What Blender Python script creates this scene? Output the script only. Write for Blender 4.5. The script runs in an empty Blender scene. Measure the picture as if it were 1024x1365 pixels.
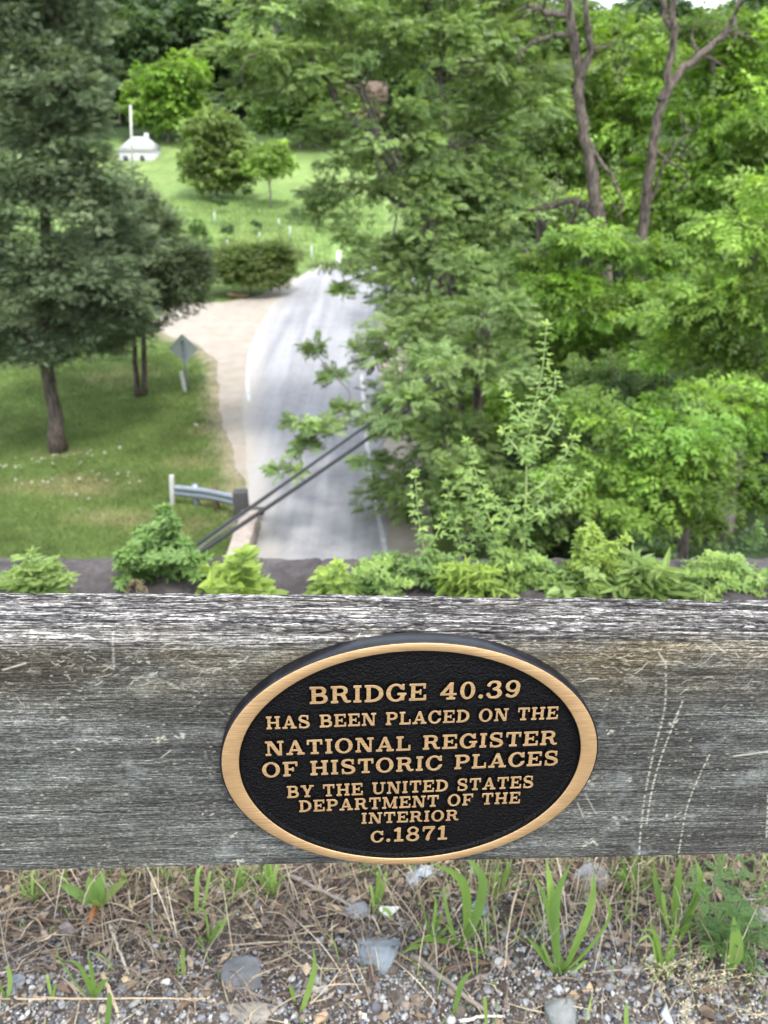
import bpy, bmesh, math, random
import numpy as np
from mathutils import Vector, Matrix

# ------------------------------------------------------------------ camera, sky, sun, exposure
SC = bpy.context.scene
COL = SC.collection
EYE = np.array([0.0, 0.0, 10.5])
PITCH = math.radians(28.0)
FPX = 1030.0                                   # focal length in pixels of the 1024 x 1365 photograph
cd = bpy.data.cameras.new("camera")
cam = bpy.data.objects.new("camera", cd)
COL.objects.link(cam)
cam.location = EYE
cam.rotation_euler = (math.radians(90) - PITCH, 0, 0)
cd.sensor_fit = 'VERTICAL'
cd.sensor_height = 24.0
cd.lens = 24.0 * FPX / 1365.0
cd.clip_start = 0.01
cd.clip_end = 6000
cd.dof.use_dof = True
cd.dof.focus_distance = 0.632
cd.dof.aperture_fstop = cd.lens / 2.9
SC.camera = cam

SUN_EL, SUN_AZ = math.radians(62), math.radians(150)   # azimuth clockwise from +Y
world = bpy.data.worlds.new("World")
SC.world = world
world.use_nodes = True
wn, wl = world.node_tree.nodes, world.node_tree.links
bg = wn["Background"]
sky = wn.new("ShaderNodeTexSky")
sky.sky_type = 'NISHITA'
sky.sun_disc = False
sky.sun_elevation = SUN_EL
sky.sun_rotation = SUN_AZ
tc = wn.new("ShaderNodeTexCoord")
cn = wn.new("ShaderNodeTexNoise")
cn.inputs["Scale"].default_value = 3.0
cn.inputs["Detail"].default_value = 6.0
cr = wn.new("ShaderNodeValToRGB")
cr.color_ramp.elements[0].position = 0.40
cr.color_ramp.elements[0].color = (0.45, 0.45, 0.45, 1)
cr.color_ramp.elements[1].position = 0.60
cr.color_ramp.elements[1].color = (1, 1, 1, 1)
mx = wn.new("ShaderNodeMix")
mx.data_type = 'RGBA'
mx.inputs["B"].default_value = (6.6, 6.9, 7.3, 1)
wl.new(tc.outputs["Generated"], cn.inputs["Vector"])
wl.new(cn.outputs["Fac"], cr.inputs["Fac"])
wl.new(cr.outputs["Color"], mx.inputs["Factor"])
wl.new(sky.outputs["Color"], mx.inputs["A"])
wl.new(mx.outputs["Result"], bg.inputs["Color"])
bg.inputs["Strength"].default_value = 0.15
sd = bpy.data.lights.new("sun", 'SUN')
sd.energy = 1.35
sd.angle = math.radians(10)
sd.color = (1.0, 0.965, 0.90)
sun = bpy.data.objects.new("sun", sd)
COL.objects.link(sun)
sdir = Vector((math.sin(SUN_AZ) * math.cos(SUN_EL), math.cos(SUN_AZ) * math.cos(SUN_EL), math.sin(SUN_EL)))
sun.rotation_euler = (-sdir).to_track_quat('-Z', 'Y').to_euler()
SC.view_settings.view_transform = 'Standard'
SC.view_settings.look = 'None'
SC.view_settings.exposure = 1.77
SC.view_settings.gamma = 1.0
SC.cycles.max_bounces = 8
SC.cycles.diffuse_bounces = 4
SC.cycles.transmission_bounces = 4
SC.cycles.glossy_bounces = 3
SC.cycles.use_denoising = True

rng = np.random.default_rng(7)
random.seed(7)
CT, ST = math.cos(PITCH), math.sin(PITCH)

# ------------------------------------------------------------------ geometry helpers
def ray(px, py):
    a = (px - 512) / FPX
    b = (682.5 - py) / FPX
    return np.array([a, CT + b * ST, -ST + b * CT])

def at(px, py, D):                              # point of the sight line at horizontal distance D
    r = ray(px, py)
    return EYE + r * (D / r[1])

def on_z(px, py, z=0.0):
    r = ray(px, py)
    return EYE + r * ((z - EYE[2]) / r[2])

def depth(p):
    return p[1] * CT - (p[2] - EYE[2]) * ST

def m_per_px(p):
    return depth(p) / FPX

def smooth(a, b, t):
    t = np.clip((np.asarray(t, float) - a) / (b - a), 0, 1)
    return t * t * (3 - 2 * t)

def hz(x, y):                                   # height of the terrain
    x = np.asarray(x, float); y = np.asarray(y, float)
    t = np.clip(y - 60 - 8 * smooth(0, 10, x), 0, 60)
    z = 0.045 * t + 0.0006 * t * t
    z = z + np.clip(y - 120, 0, 130) * 0.15
    z = z + np.clip(y - 500, 0, 700) * 0.075 * (0.8 + 0.25 * np.sin(x * 0.006 + 1.0))
    z = z + np.clip((x - 1.7) * 0.55, 0, 3.2) * (1 - smooth(38, 46, y))
    z = z + np.clip(-x - 14, 0, 40) * 0.01
    return z

def ground(px, py):
    r = ray(px, py)
    lo = 0.0
    for k in range(1, 4000):
        y = 8 + k * 0.25
        p = EYE + r * (y / r[1])
        if p[2] <= hz(p[0], p[1]):
            return p
    return p

def nrm(a):
    return a / np.maximum(np.linalg.norm(a, axis=-1, keepdims=True), 1e-9)

def link(o, parent=None):
    COL.objects.link(o)
    if parent is not None:
        o.parent = parent
    return o

def mesh(name, V, F, mats=None, parent=None, loc=None, tint=None, attrs=None, smooth_=False, matidx=None):
    """ONE mesh object. F: list of integer arrays (n,k). V in world/local coordinates, loc is subtracted and set."""
    V = np.asarray(V, np.float32)
    me = bpy.data.meshes.new(name)
    if isinstance(F, np.ndarray):
        F = [F]
    F = [np.asarray(f, np.int32) for f in F if len(f)]
    if loc is not None and parent is None:
        V = V - np.asarray(loc, np.float32)
    me.vertices.add(len(V))
    me.vertices.foreach_set("co", V.ravel())
    nl = sum(f.size for f in F)
    nf = sum(len(f) for f in F)
    me.loops.add(nl)
    me.loops.foreach_set("vertex_index", np.concatenate([f.ravel() for f in F]))
    me.polygons.add(nf)
    tot = np.concatenate([np.full(len(f), f.shape[1], np.int32) for f in F])
    st = np.concatenate([[0], np.cumsum(tot)[:-1]]).astype(np.int32)
    me.polygons.foreach_set("loop_start", st)
    if smooth_:
        me.polygons.foreach_set("use_smooth", np.ones(nf, bool))
    if matidx is not None:
        me.polygons.foreach_set("material_index", np.asarray(matidx, np.int32))
    me.update(calc_edges=True)
    if tint is not None:
        a = me.attributes.new("tint", 'FLOAT_COLOR', 'POINT')
        c = np.ones((len(V), 4), np.float32)
        c[:, :3] = tint
        a.data.foreach_set("color", c.ravel())
    for k, arr in (attrs or {}).items():
        a = me.attributes.new(k, 'FLOAT', 'POINT')
        a.data.foreach_set("value", np.asarray(arr, np.float32))
    for m in (mats if isinstance(mats, (list, tuple)) else [mats]):
        if m is not None:
            me.materials.append(m)
    me.validate()
    o = bpy.data.objects.new(name, me)
    if loc is not None and parent is None:
        o.location = [float(q) for q in loc]
    return link(o, parent)

def tag(o, label=None, cat=None, group=None, kind=None):
    if label: o["label"] = label
    if cat: o["category"] = cat
    if group: o["group"] = group
    if kind: o["kind"] = kind
    return o

def thing(name, label, cat, loc, group=None):
    o = bpy.data.objects.new(name, None)
    o.empty_display_size = 0.1
    o.location = [float(q) for q in loc]
    link(o)
    return tag(o, label, cat, group)

class MB:
    """collects shapes into one mesh"""
    def __init__(s):
        s.V = []; s.F = {}; s.n = 0; s.C = []
    def add(s, V, F, c=None):
        V = np.asarray(V, float)
        for f in (F if isinstance(F, list) else [F]):
            f = np.asarray(f, int)
            if f.size:
                s.F.setdefault(f.shape[1], []).append(f + s.n)
        s.V.append(V); s.n += len(V)
        s.C.append(np.broadcast_to(np.asarray(c if c is not None else (1, 1, 1), float), (len(V), 3)))
        return s
    def tube(s, P, R, k=8, c=None, cap=True):
        V, F = tube(P, R, k)
        n = len(V)
        s.add(V, [F], c)
        if cap:
            a = np.arange(k)[::-1][None]; b = np.arange(n - k, n)[None]
            s.F.setdefault(k, []).append(a + s.n - n); s.F.setdefault(k, []).append(b + s.n - n)
        return s
    def box(s, lo, hi, c=None, M=None):
        x0, y0, z0 = lo; x1, y1, z1 = hi
        V = np.array([[x0,y0,z0],[x1,y0,z0],[x1,y1,z0],[x0,y1,z0],[x0,y0,z1],[x1,y0,z1],[x1,y1,z1],[x0,y1,z1]], float)
        if M is not None:
            V = V @ np.asarray(M)[:3, :3].T + np.asarray(M)[:3, 3]
        s.add(V, [np.array([[0,3,2,1],[4,5,6,7],[0,1,5,4],[1,2,6,5],[2,3,7,6],[3,0,4,7]])], c)
        return s
    def arrays(s):
        return np.concatenate(s.V), [np.concatenate(f) for f in s.F.values()], np.concatenate(s.C)
    def build(s, name, mat, parent=None, loc=None, smooth_=False, bevel=0.0):
        V, F, C = s.arrays()
        if parent is not None and loc is not None:
            V = V - np.asarray(loc)
        o = mesh(name, V, F, mat, parent, loc if parent is None else None, tint=C, smooth_=smooth_)
        if bevel:
            b = o.modifiers.new("bevel", 'BEVEL'); b.width = bevel; b.segments = 2
        return o

def tube(P, R, k=8):
    P = np.asarray(P, float); n = len(P)
    R = np.broadcast_to(np.asarray(R, float), (n,))
    T = np.gradient(P, axis=0); T = nrm(T)
    ref = np.array([0, 0, 1.0]) if abs(T[:, 2]).mean() < 0.8 else np.array([1.0, 0, 0])
    A = nrm(np.cross(T, ref)); B = np.cross(T, A)
    th = np.arange(k) * 2 * np.pi / k
    V = P[:, None] + R[:, None, None] * (A[:, None] * np.cos(th)[None, :, None] + B[:, None] * np.sin(th)[None, :, None])
    i = np.arange(n - 1)[:, None]; j = np.arange(k)[None]
    F = np.stack([i * k + j, i * k + (j + 1) % k, (i + 1) * k + (j + 1) % k, (i + 1) * k + j], -1).reshape(-1, 4)
    return V.reshape(-1, 3), F

def spline(P, n):
    P = np.asarray(P, float)
    if len(P) == 2:
        t = np.linspace(0, 1, n)[:, None]
        return P[0] * (1 - t) + P[1] * t
    Q = np.vstack([2 * P[0] - P[1], P, 2 * P[-1] - P[-2]])
    out = []
    u = np.linspace(0, len(P) - 1, n)
    for t in u:
        i = min(int(t), len(P) - 2); f = t - i
        a, b, c, d = Q[i], Q[i + 1], Q[i + 2], Q[i + 3]
        out.append(0.5 * (2 * b + (c - a) * f + (2 * a - 5 * b + 4 * c - d) * f * f + (3 * b - a - 3 * c + d) * f ** 3))
    return np.array(out)

def instances(tv, tf, pos, xd, up, s, col, jit=0.12):
    """copies of a small template (leaf, frond, blade) merged into arrays"""
    m = len(pos); n = len(tv)
    x = nrm(xd); y = nrm(np.cross(up, x)); z = np.cross(x, y)
    s = np.broadcast_to(np.asarray(s, float), (m,))[:, None, None]
    V = pos[:, None] + s * (tv[None, :, 0:1] * x[:, None] + tv[None, :, 1:2] * y[:, None] + tv[None, :, 2:3] * z[:, None])
    F = (tf[None] + (np.arange(m) * n)[:, None, None]).reshape(-1, tf.shape[1])
    q = n // 4 if n % 4 == 0 else 1
    C = np.broadcast_to(np.asarray(col, float), (m, 3))
    J = 1 + jit * rng.standard_normal((m, q, 1))
    C = np.clip(C[:, None] * J, 0.003, 0.9)
    C = np.repeat(C, n // q, axis=1)
    return V.reshape(-1, 3), F, C.reshape(-1, 3)

# ------------------------------------------------------------------ leaf templates (quads, 4 own vertices each)
def rhomb(o, d, L, w, fold=0.0, z=0.0):
    d = np.asarray(d, float); d = d / np.linalg.norm(d)
    p = np.array([-d[1], d[0], 0])
    o = np.asarray(o, float)
    return np.array([o, o + d * L * 0.45 + p * w / 2 + [0, 0, fold], o + d * L + [0, 0, z], o + d * L * 0.45 - p * w / 2 + [0, 0, fold]])

def tpl_pinnate(pairs=4, leaf=0.34, w=0.13, droop=0.35):
    Q = []
    for i in range(pairs):
        t = 0.22 + 0.62 * i / (pairs - 1)
        o = [t, 0, -droop * t * t]
        for s in (-1, 1):
            Q.append(rhomb(o, [0.55, s, -0.25], leaf * (1 - 0.25 * t), w, 0.015, -0.05))
    Q.append(rhomb([0.84, 0, -droop * 0.7], [1, 0, -0.5], leaf, w, 0.0, -0.1))
    V = np.concatenate(Q)
    return V, np.arange(len(V)).reshape(-1, 4)

def tpl_twig(n=6, leaf=0.42, w=0.26, seed=1):
    r = np.random.default_rng(seed)
    Q = []
    for i in range(n):
        t = 0.1 + 0.8 * i / max(n - 1, 1)
        s = 1 if i % 2 else -1
        q = rhomb([t, 0, 0], [r.uniform(0.3, 1), s * r.uniform(0.4, 1), r.uniform(-0.6, 0.3)], leaf * r.uniform(0.7, 1.1), w, r.uniform(-0.03, 0.04), r.uniform(-0.12, 0.02))
        Q.append(q)
    V = np.concatenate(Q)
    return V, np.arange(len(V)).reshape(-1, 4)

def tpl_spray(n=9, seed=2):
    r = np.random.default_rng(seed)
    Q = []
    for i in range(n):
        t = i / n * 0.75
        s = 1 if i % 2 else -1
        Q.append(rhomb([t, 0, -0.1 * t], [1.0, s * r.uniform(0.5, 0.9), r.uniform(-0.3, 0.35)], 0.42 * (1.1 - 0.5 * t), 0.085, 0.02, r.uniform(-0.06, 0.06)))
    Q.append(rhomb([0.5, 0, 0], [1, 0, 0.05], 0.5, 0.09, 0.0))
    V = np.concatenate(Q)
    return V, np.arange(len(V)).reshape(-1, 4)

PINN = tpl_pinnate(4, 0.40, 0.19, 0.10)
PINL = tpl_pinnate(3, 0.46, 0.23, 0.35)
TWIG = tpl_twig(6)
SPRAY = tpl_spray(9)
CLUMP = tpl_twig(5, 0.75, 0.55, 5)

# ------------------------------------------------------------------ materials
def new_mat(name):
    m = bpy.data.materials.new(name)
    m.use_nodes = True
    nt = m.node_tree
    b = nt.nodes["Principled BSDF"]
    return m, nt.nodes, nt.links, b

def noise(N, L, scale, detail=4, vec=None, rough=0.55, dist=0.0):
    n = N.new("ShaderNodeTexNoise")
    n.inputs["Scale"].default_value = scale
    n.inputs["Detail"].default_value = detail
    n.inputs["Roughness"].default_value = rough
    n.inputs["Distortion"].default_value = dist
    if vec is not None:
        L.new(vec, n.inputs["Vector"])
    return n.outputs["Fac"]

def ramp(N, L, fac, stops):
    r = N.new("ShaderNodeValToRGB")
    e = r.color_ramp.elements
    while len(e) < len(stops):
        e.new(0.5)
    for q, (p, c) in zip(e, stops):
        q.position = p
        q.color = (*c, 1) if len(c) == 3 else c
    L.new(fac, r.inputs["Fac"])
    return r.outputs["Color"]

def mixc(N, L, fac, a, b, mode='MIX'):
    m = N.new("ShaderNodeMix")
    m.data_type = 'RGBA'
    m.blend_type = mode
    for s, v in (("Factor", fac), ("A", a), ("B", b)):
        if isinstance(v, (int, float)):
            m.inputs[s].default_value = v if s == "Factor" else (v, v, v, 1)
        elif isinstance(v, tuple):
            m.inputs[s].default_value = (*v, 1)
        else:
            L.new(v, m.inputs[s])
    return m.outputs["Result"]

def attr(N, name, out="Color"):
    a = N.new("ShaderNodeAttribute")
    a.attribute_name = name
    return a.outputs[out]

def bump(N, L, b, height, strength, dist):
    n = N.new("ShaderNodeBump")
    n.inputs["Strength"].default_value = strength
    n.inputs["Distance"].default_value = dist
    L.new(height, n.inputs["Height"])
    L.new(n.outputs["Normal"], b.inputs["Normal"])

def objco(N, L, scale=(1, 1, 1)):
    t = N.new("ShaderNodeTexCoord")
    m = N.new("ShaderNodeMapping")
    m.inputs["Scale"].default_value = scale
    L.new(t.outputs["Object"], m.inputs["Vector"])
    return m.outputs["Vector"]

def mat_leaf(name, trans=0.35, rough=0.5):
    m, N, L, b = new_mat(name)
    c = attr(N, "tint")
    L.new(c, b.inputs["Base Color"])
    b.inputs["Roughness"].default_value = rough
    b.inputs["Specular IOR Level"].default_value = 0.35
    t = N.new("ShaderNodeBsdfTranslucent")
    tcx = mixc(N, L, 1.0, c, (1.05, 1.1, 0.55), 'MULTIPLY')
    L.new(tcx, t.inputs["Color"])
    x = N.new("ShaderNodeMixShader")
    x.inputs[0].default_value = trans
    L.new(b.outputs[0], x.inputs[1]); L.new(t.outputs[0], x.inputs[2])
    L.new(x.outputs[0], N["Material Output"].inputs["Surface"])
    return m

def mat_plain(name, col, rough=0.7, var=0.15, scale=20, bmp=0.0, metal=0.0, spec=0.4, bscale=None):
    m, N, L, b = new_mat(name)
    v = objco(N, L)
    f = noise(N, L, scale, 5, v)
    lo = tuple(q * (1 - var) for q in col); hi = tuple(min(1, q * (1 + var)) for q in col)
    L.new(ramp(N, L, f, [(0.3, lo), (0.7, hi)]), b.inputs["Base Color"])
    b.inputs["Roughness"].default_value = rough
    b.inputs["Metallic"].default_value = metal
    b.inputs["Specular IOR Level"].default_value = spec
    if bmp:
        bump(N, L, b, noise(N, L, bscale or scale * 3, 5, v), bmp, 0.02)
    return m

def mat_tint(name, rough=0.8, var=0.2, scale=60, bmp=0.3, bdist=0.004, spec=0.3):
    m, N, L, b = new_mat(name)
    v = objco(N, L)
    f = noise(N, L, scale, 5, v)
    c = mixc(N, L, 1.0, attr(N, "tint"), ramp(N, L, f, [(0.3, (1 - var,) * 3), (0.7, (1 + var,) * 3)]), 'MULTIPLY')
    L.new(c, b.inputs["Base Color"])
    b.inputs["Roughness"].default_value = rough
    b.inputs["Specular IOR Level"].default_value = spec
    if bmp:
        bump(N, L, b, noise(N, L, scale * 2, 4, v), bmp, bdist)
    return m

def mat_bark(name, dark, light, scale=6):
    m, N, L, b = new_mat(name)
    v = objco(N, L, (1, 1, 0.22))
    f = noise(N, L, scale * 2, 7, v, 0.65, 0.6)
    L.new(ramp(N, L, f, [(0.36, dark), (0.64, light)]), b.inputs["Base Color"])
    b.inputs["Roughness"].default_value = 0.95
    b.inputs["Specular IOR Level"].default_value = 0.15
    bump(N, L, b, f, 0.9, 0.06)
    return m

LEAF = mat_leaf("leaf_green", 0.5)
NEEDLE = mat_leaf("needle_green", 0.25, 0.6)
GRASSM = mat_leaf("grass_blade", 0.3, 0.55)
STRAW = mat_tint("dry_straw", 0.85, 0.25, 300, 0.0)
BARK_GREY = mat_bark("bark_grey", (0.06, 0.05, 0.045), (0.24, 0.21, 0.185))
BARK_CEDAR = mat_bark("bark_cedar", (0.04, 0.031, 0.026), (0.165, 0.135, 0.112))
BARK_DEAD = mat_bark("bark_dead", (0.016, 0.012, 0.010), (0.20, 0.165, 0.135), 9)
STONE = mat_tint("stone_tinted", 0.85, 0.3, 45, 0.6, 0.004)
PEBBLE = mat_tint("pebble_tinted", 0.75, 0.25, 260, 0.25, 0.001)
WHITE_PAINT = mat_plain("white_paint", (0.72, 0.72, 0.69), 0.6, 0.1, 6)
GREY_WHITE = mat_plain("weathered_white", (0.46, 0.46, 0.43), 0.7, 0.15, 6)
GALV = mat_plain("galvanised_steel", (0.28, 0.31, 0.36), 0.45, 0.15, 8, 0.1, 0.6)
DARK_POST = mat_plain("dark_timber", (0.06, 0.058, 0.058), 0.85, 0.3, 14, 0.4)
RUSTY = mat_plain("rusty_post", (0.13, 0.075, 0.05), 0.85, 0.3, 14, 0.4)
CABLE = mat_plain("cable_black", (0.018, 0.018, 0.02), 0.5, 0.1, 10)

# ------------------------------------------------------------------ tree builders
def shell(n, flat_bottom=0.35):
    d = nrm(rng.standard_normal((n, 3)))
    d[:, 2] = np.where(d[:, 2] < -flat_bottom, -d[:, 2] * 0.6, d[:, 2])
    return nrm(d)

def crown_arrays(lobes, tpl, pal, fl, per, csize, dens, flat=0.55, droop=0.25, jit=0.14, updir=0.9, cvar=0.22, gap=0.0):
    """lobes: (centre, rx, ry, rz). Clusters of fronds in each lobe's outer volume."""
    VS, FS, CS, cl = [], [], [], []
    n0 = 0
    for (c, rx, ry, rz) in lobes:
        c = np.asarray(c, float); R = np.array([rx, ry, rz])
        area = 4 * np.pi * ((rx * ry + rx * rz + ry * rz) / 3)
        n = max(5, int(area * dens))
        d = shell(n)
        rad = 1 - 0.55 * rng.random(n) ** 1.6
        rad *= 1 + 0.16 * np.sin(d[:, 0] * 5 + c[0]) * np.sin(d[:, 2] * 6 + c[1] * 2)
        P = c + d * R * rad[:, None]
        if gap:                                  # leave holes through the crown
            h = fbm(P[:, 0] + 0.7 * P[:, 2], P[:, 1] * 0.8 - P[:, 2] + 0.5 * P[:, 0], 1.0 / max(R.mean(), 0.6), 401, 3)
            P, d = P[h > np.quantile(h, gap)], d[h > np.quantile(h, gap)]; n = len(P)
        cs = min(csize, 0.55 * R.max()) * rng.uniform(0.6, 1.25, n)
        tone = np.exp(cvar * rng.standard_normal(n))
        which = rng.random(n)
        m = n * per
        k = np.repeat(np.arange(n), per)
        off = nrm(rng.standard_normal((m, 3))) * (rng.random(m) ** 0.5)[:, None]
        off[:, 2] *= flat
        pos = P[k] + off * cs[k][:, None]
        out = d[k] * 0.6 + off * 1.0
        xd = out + 0.35 * rng.standard_normal((m, 3))
        xd[:, 2] = xd[:, 2] * 0.5 - droop
        up = np.array([0, 0, updir]) + 0.45 * rng.standard_normal((m, 3)) + 0.25 * d[k]
        a, b = np.asarray(pal[0]), np.asarray(pal[1])
        col = a + (b - a) * np.clip(which[k] * 0.75 + rng.random(m) * 0.25, 0, 1)[:, None]
        col = col * tone[k][:, None]
        V, F, C = instances(tpl[0], tpl[1], pos, xd, up, fl * rng.uniform(0.7, 1.25, m), col, jit)
        VS.append(V); FS.append(F + n0); CS.append(C); n0 += len(V)
        cl.append((c, P))
    return np.concatenate(VS), np.concatenate(FS), np.concatenate(CS), cl

def tree(name, label, cat, base, lobes, tpl, pal, fl, per, csize, dens, trunk=None, r0=0.2, bark=None,
         leafmat=None, group=None, twigs=0.3, limb=True, lim0=2, **kw):
    base = np.asarray(base, float)
    root = thing(name, label, cat, base, group)
    V, F, C, cl = crown_arrays(lobes, tpl, pal, fl, per, csize, dens, **kw)
    mesh("crown", V - base, F, leafmat or LEAF, root, tint=C)
    tb = MB()
    top = max(lobes, key=lambda l: l[0][2])[0]
    if trunk is None:
        cen = np.mean([l[0] for l in lobes], axis=0)
        trunk = [base, base * [0.7, 0.7, 0.5] + cen * [0.3, 0.3, 0.5], cen, np.asarray(top)]
        trunk = [np.asarray(q, float) for q in trunk]
        trunk[1] = base + (cen - base) * [0.25, 0.25, 0.5]
    path = spline(trunk, 16)
    rr = r0 * np.linspace(1, 0.22, 16) ** 0.9
    rr[0] *= 1.45; rr[1] *= 1.12
    path = path + np.concatenate([[[0, 0, 0]], rng.normal(0, r0 * 0.12, (15, 3))])
    path[0, 2] -= 0.3
    tb.tube(path, rr, 10)
    if limb:
        reach = lambda c_: np.linalg.norm(path - np.asarray(c_), axis=1).min()
        done = []
        for c, P in sorted(cl, key=lambda q_: reach(q_[0])):
            c = np.asarray(c)
            i = int(np.clip(np.argmin(np.linalg.norm(path - c, axis=1)) - 4, lim0, 13))
            s = path[i]
            near = min(done, key=lambda q_: np.linalg.norm(q_ - c)) if done else None
            if near is not None and np.linalg.norm(near - c) < 0.7 * np.linalg.norm(s - c):
                s = near                         # an outer bough grows from the one before it
                i = 13
            done.append(c)
            mid = (s + c) / 2 + rng.normal(0, 0.12, 3) * np.linalg.norm(c - s)
            mid[2] += 0.08 * np.linalg.norm(c - s)
            pl = spline([s, mid, c], 8)
            r1 = min(rr[i] * 0.6, (0.02 * np.linalg.norm(c - s) + 0.03) * min(1.0, 0.25 + P.std(axis=0).mean() * 1.1))
            tb.tube(pl, np.linspace(r1, r1 * 0.35, 8), 6)
            sel = P[rng.random(len(P)) < twigs]
            for p in sel[:26]:
                j = rng.integers(3, 8)
                q = pl[j]
                tb.tube(spline([q, (q + p) / 2 + rng.normal(0, 0.1, 3) * np.linalg.norm(p - q), p], 5), np.linspace(r1 * 0.35, r1 * 0.12, 5), 4)
    tb.build("trunk", bark or BARK_GREY, root, loc=base, smooth_=True)
    return root

def lobe(px, py, D, rpx, rpy=None, rd=None):
    p = at(px, py, D)
    s = m_per_px(p)
    rx = rpx * s
    rz = (rpy or rpx) * s
    return (p, rx, (rd or (rx + rz) / 2 * 0.9), rz)

# ------------------------------------------------------------------ terrain (one sheet to the horizon)
def axis(fine0, fine1, step, lo, hi, grow=1.13):
    a = list(np.arange(fine0, fine1 + 1e-6, step))
    s = step
    while a[-1] < hi:
        s *= grow; a.append(a[-1] + s)
    s = step
    b = []
    q = fine0
    while q > lo:
        s *= grow; q -= s; b.append(q)
    return np.array(b[::-1] + a)

def fbm(x, y, f, seed, oct_=4):
    r = np.random.default_rng(seed)
    o = 0; amp = 1
    for k in range(oct_):
        for j in range(3):
            a = r.uniform(0, 2 * np.pi); ph = r.uniform(0, 6.28)
            o = o + amp * np.sin((x * np.cos(a) + y * np.sin(a)) * f * 2 ** k * r.uniform(0.8, 1.25) + ph + 1.7 * np.sin(f * 2 ** k * 0.6 * (x * np.sin(a) - y * np.cos(a)) + ph * 2))
        amp *= 0.6
    return o / 4

X = axis(-22, 8, 0.2, -1500, 1500, 1.10)
Y = axis(13, 64, 0.2, -60, 2500, 1.07)
GX, GY = np.meshgrid(X, Y)
GZ = hz(GX, GY) + 0.05 * fbm(GX, GY, 0.5, 3) * smooth(58, 75, GY) - 0.012 * (1 - smooth(56, 70, GY)) + fbm(GX, GY, 0.02, 5) * smooth(90, 300, GY) * 2.5
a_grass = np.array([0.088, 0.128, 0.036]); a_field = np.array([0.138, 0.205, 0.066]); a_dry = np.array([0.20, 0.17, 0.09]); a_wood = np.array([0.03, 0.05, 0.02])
n1 = fbm(GX, GY, 0.9, 11); n2 = fbm(GX, GY, 3.1, 12); n3 = fbm(GX, GY, 0.25, 13)
tint = a_grass[None, None] * (1 + 0.28 * n1 + 0.2 * n2)[..., None]
fm = smooth(46, 62, GY + 3 * n3)
field = a_field[None, None] * (1 + 0.16 * n1 + 0.22 * n3)[..., None]
field = field + (np.array([0.06, 0.045, 0.02]) * np.clip(fbm(GX * 0.35, GY * 2.2, 0.5, 21), 0, 1)[..., None])
tint = tint * (1 - fm[..., None]) + field * fm[..., None]
def patch(px, py, rx, ry, s=1.0, seed=0):
    p = ground(px, py)
    d = ((GX - p[0]) / rx) ** 2 + ((GY - p[1]) / ry) ** 2
    return s * np.clip(1.25 - d + 0.55 * fbm(GX, GY, 2.2, 30 + seed) + 0.3 * fbm(GX, GY, 6.0, 60 + seed), 0, 1)
pm = 0
for q in [(90, 650, 2.2, 0.9, 0.75, 1), (150, 690, 1.6, 0.6, 0.7, 2), (255, 620, 0.8, 0.7, 0.55, 3), (290, 660, 0.8, 0.8, 0.7, 4), (265, 577, 0.5, 0.6, 0.6, 5), (165, 500, 1.6, 1.6, 0.6, 6), (80, 605, 1.0, 0.5, 0.5, 7), (225, 700, 1.3, 0.7, 0.5, 8)]:
    pm = np.maximum(pm, patch(*q))
tint = tint * (1 - pm[..., None]) + a_dry * (1 + 0.3 * n2)[..., None] * pm[..., None]
SHO = np.array([on_z(*p)[:2] for p in [(352, 735), (336, 690), (326, 645), (308, 600), (296, 560), (291, 520), (290, 482), (262, 458), (200, 440), (120, 436)]] + [[-40, 40.5]])
def dist_poly(x, y, P):
    d = np.full(np.shape(x), 1e9)
    for a, b_ in zip(P[:-1], P[1:]):
        t = np.clip(((x - a[0]) * (b_[0] - a[0]) + (y - a[1]) * (b_[1] - a[1])) / ((b_ - a) ** 2).sum(), 0, 1)
        d = np.minimum(d, np.hypot(x - a[0] - t * (b_[0] - a[0]), y - a[1] - t * (b_[1] - a[1])))
    return d
eg = np.clip(1.15 - dist_poly(GX, GY, SHO) / 0.75 + 0.5 * fbm(GX, GY, 3.0, 77) + 0.35 * fbm(GX, GY, 8.0, 78), 0, 1) * 0.85
tint = tint * (1 - eg[..., None]) + np.array([0.27, 0.225, 0.16]) * eg[..., None]
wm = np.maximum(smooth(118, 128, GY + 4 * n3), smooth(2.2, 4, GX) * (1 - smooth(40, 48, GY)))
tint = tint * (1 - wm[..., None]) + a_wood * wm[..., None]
# distant hills are forest
nx, ny = len(X), len(Y)
idx = np.arange(nx * ny).reshape(ny, nx)
TF = np.stack([idx[:-1, :-1], idx[:-1, 1:], idx[1:, 1:], idx[1:, :-1]], -1).reshape(-1, 4)
mg, N, L, b = new_mat("grass_ground")
gv = objco(N, L)
fa = noise(N, L, 9.0, 8, gv, 0.75)
fb = noise(N, L, 1.3, 4, gv)
c = mixc(N, L, 1.0, attr(N, "tint"), ramp(N, L, fa, [(0.28, (0.45, 0.5, 0.45)), (0.5, (1, 1, 1)), (0.72, (1.6, 1.5, 1.4))]), 'MULTIPLY')
c = mixc(N, L, 1.0, c, ramp(N, L, fb, [(0.3, (0.8, 0.82, 0.75)), (0.7, (1.2, 1.18, 1.2))]), 'MULTIPLY')
L.new(c, b.inputs["Base Color"])
b.inputs["Roughness"].default_value = 0.95
b.inputs["Specular IOR Level"].default_value = 0.1
bump(N, L, b, fa, 0.8, 0.12)
tag(mesh("lawn", np.stack([GX, GY, GZ], -1).reshape(-1, 3), TF, mg, tint=np.clip(tint, 0.004, 0.8).reshape(-1, 3), smooth_=True), kind='structure')

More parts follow.
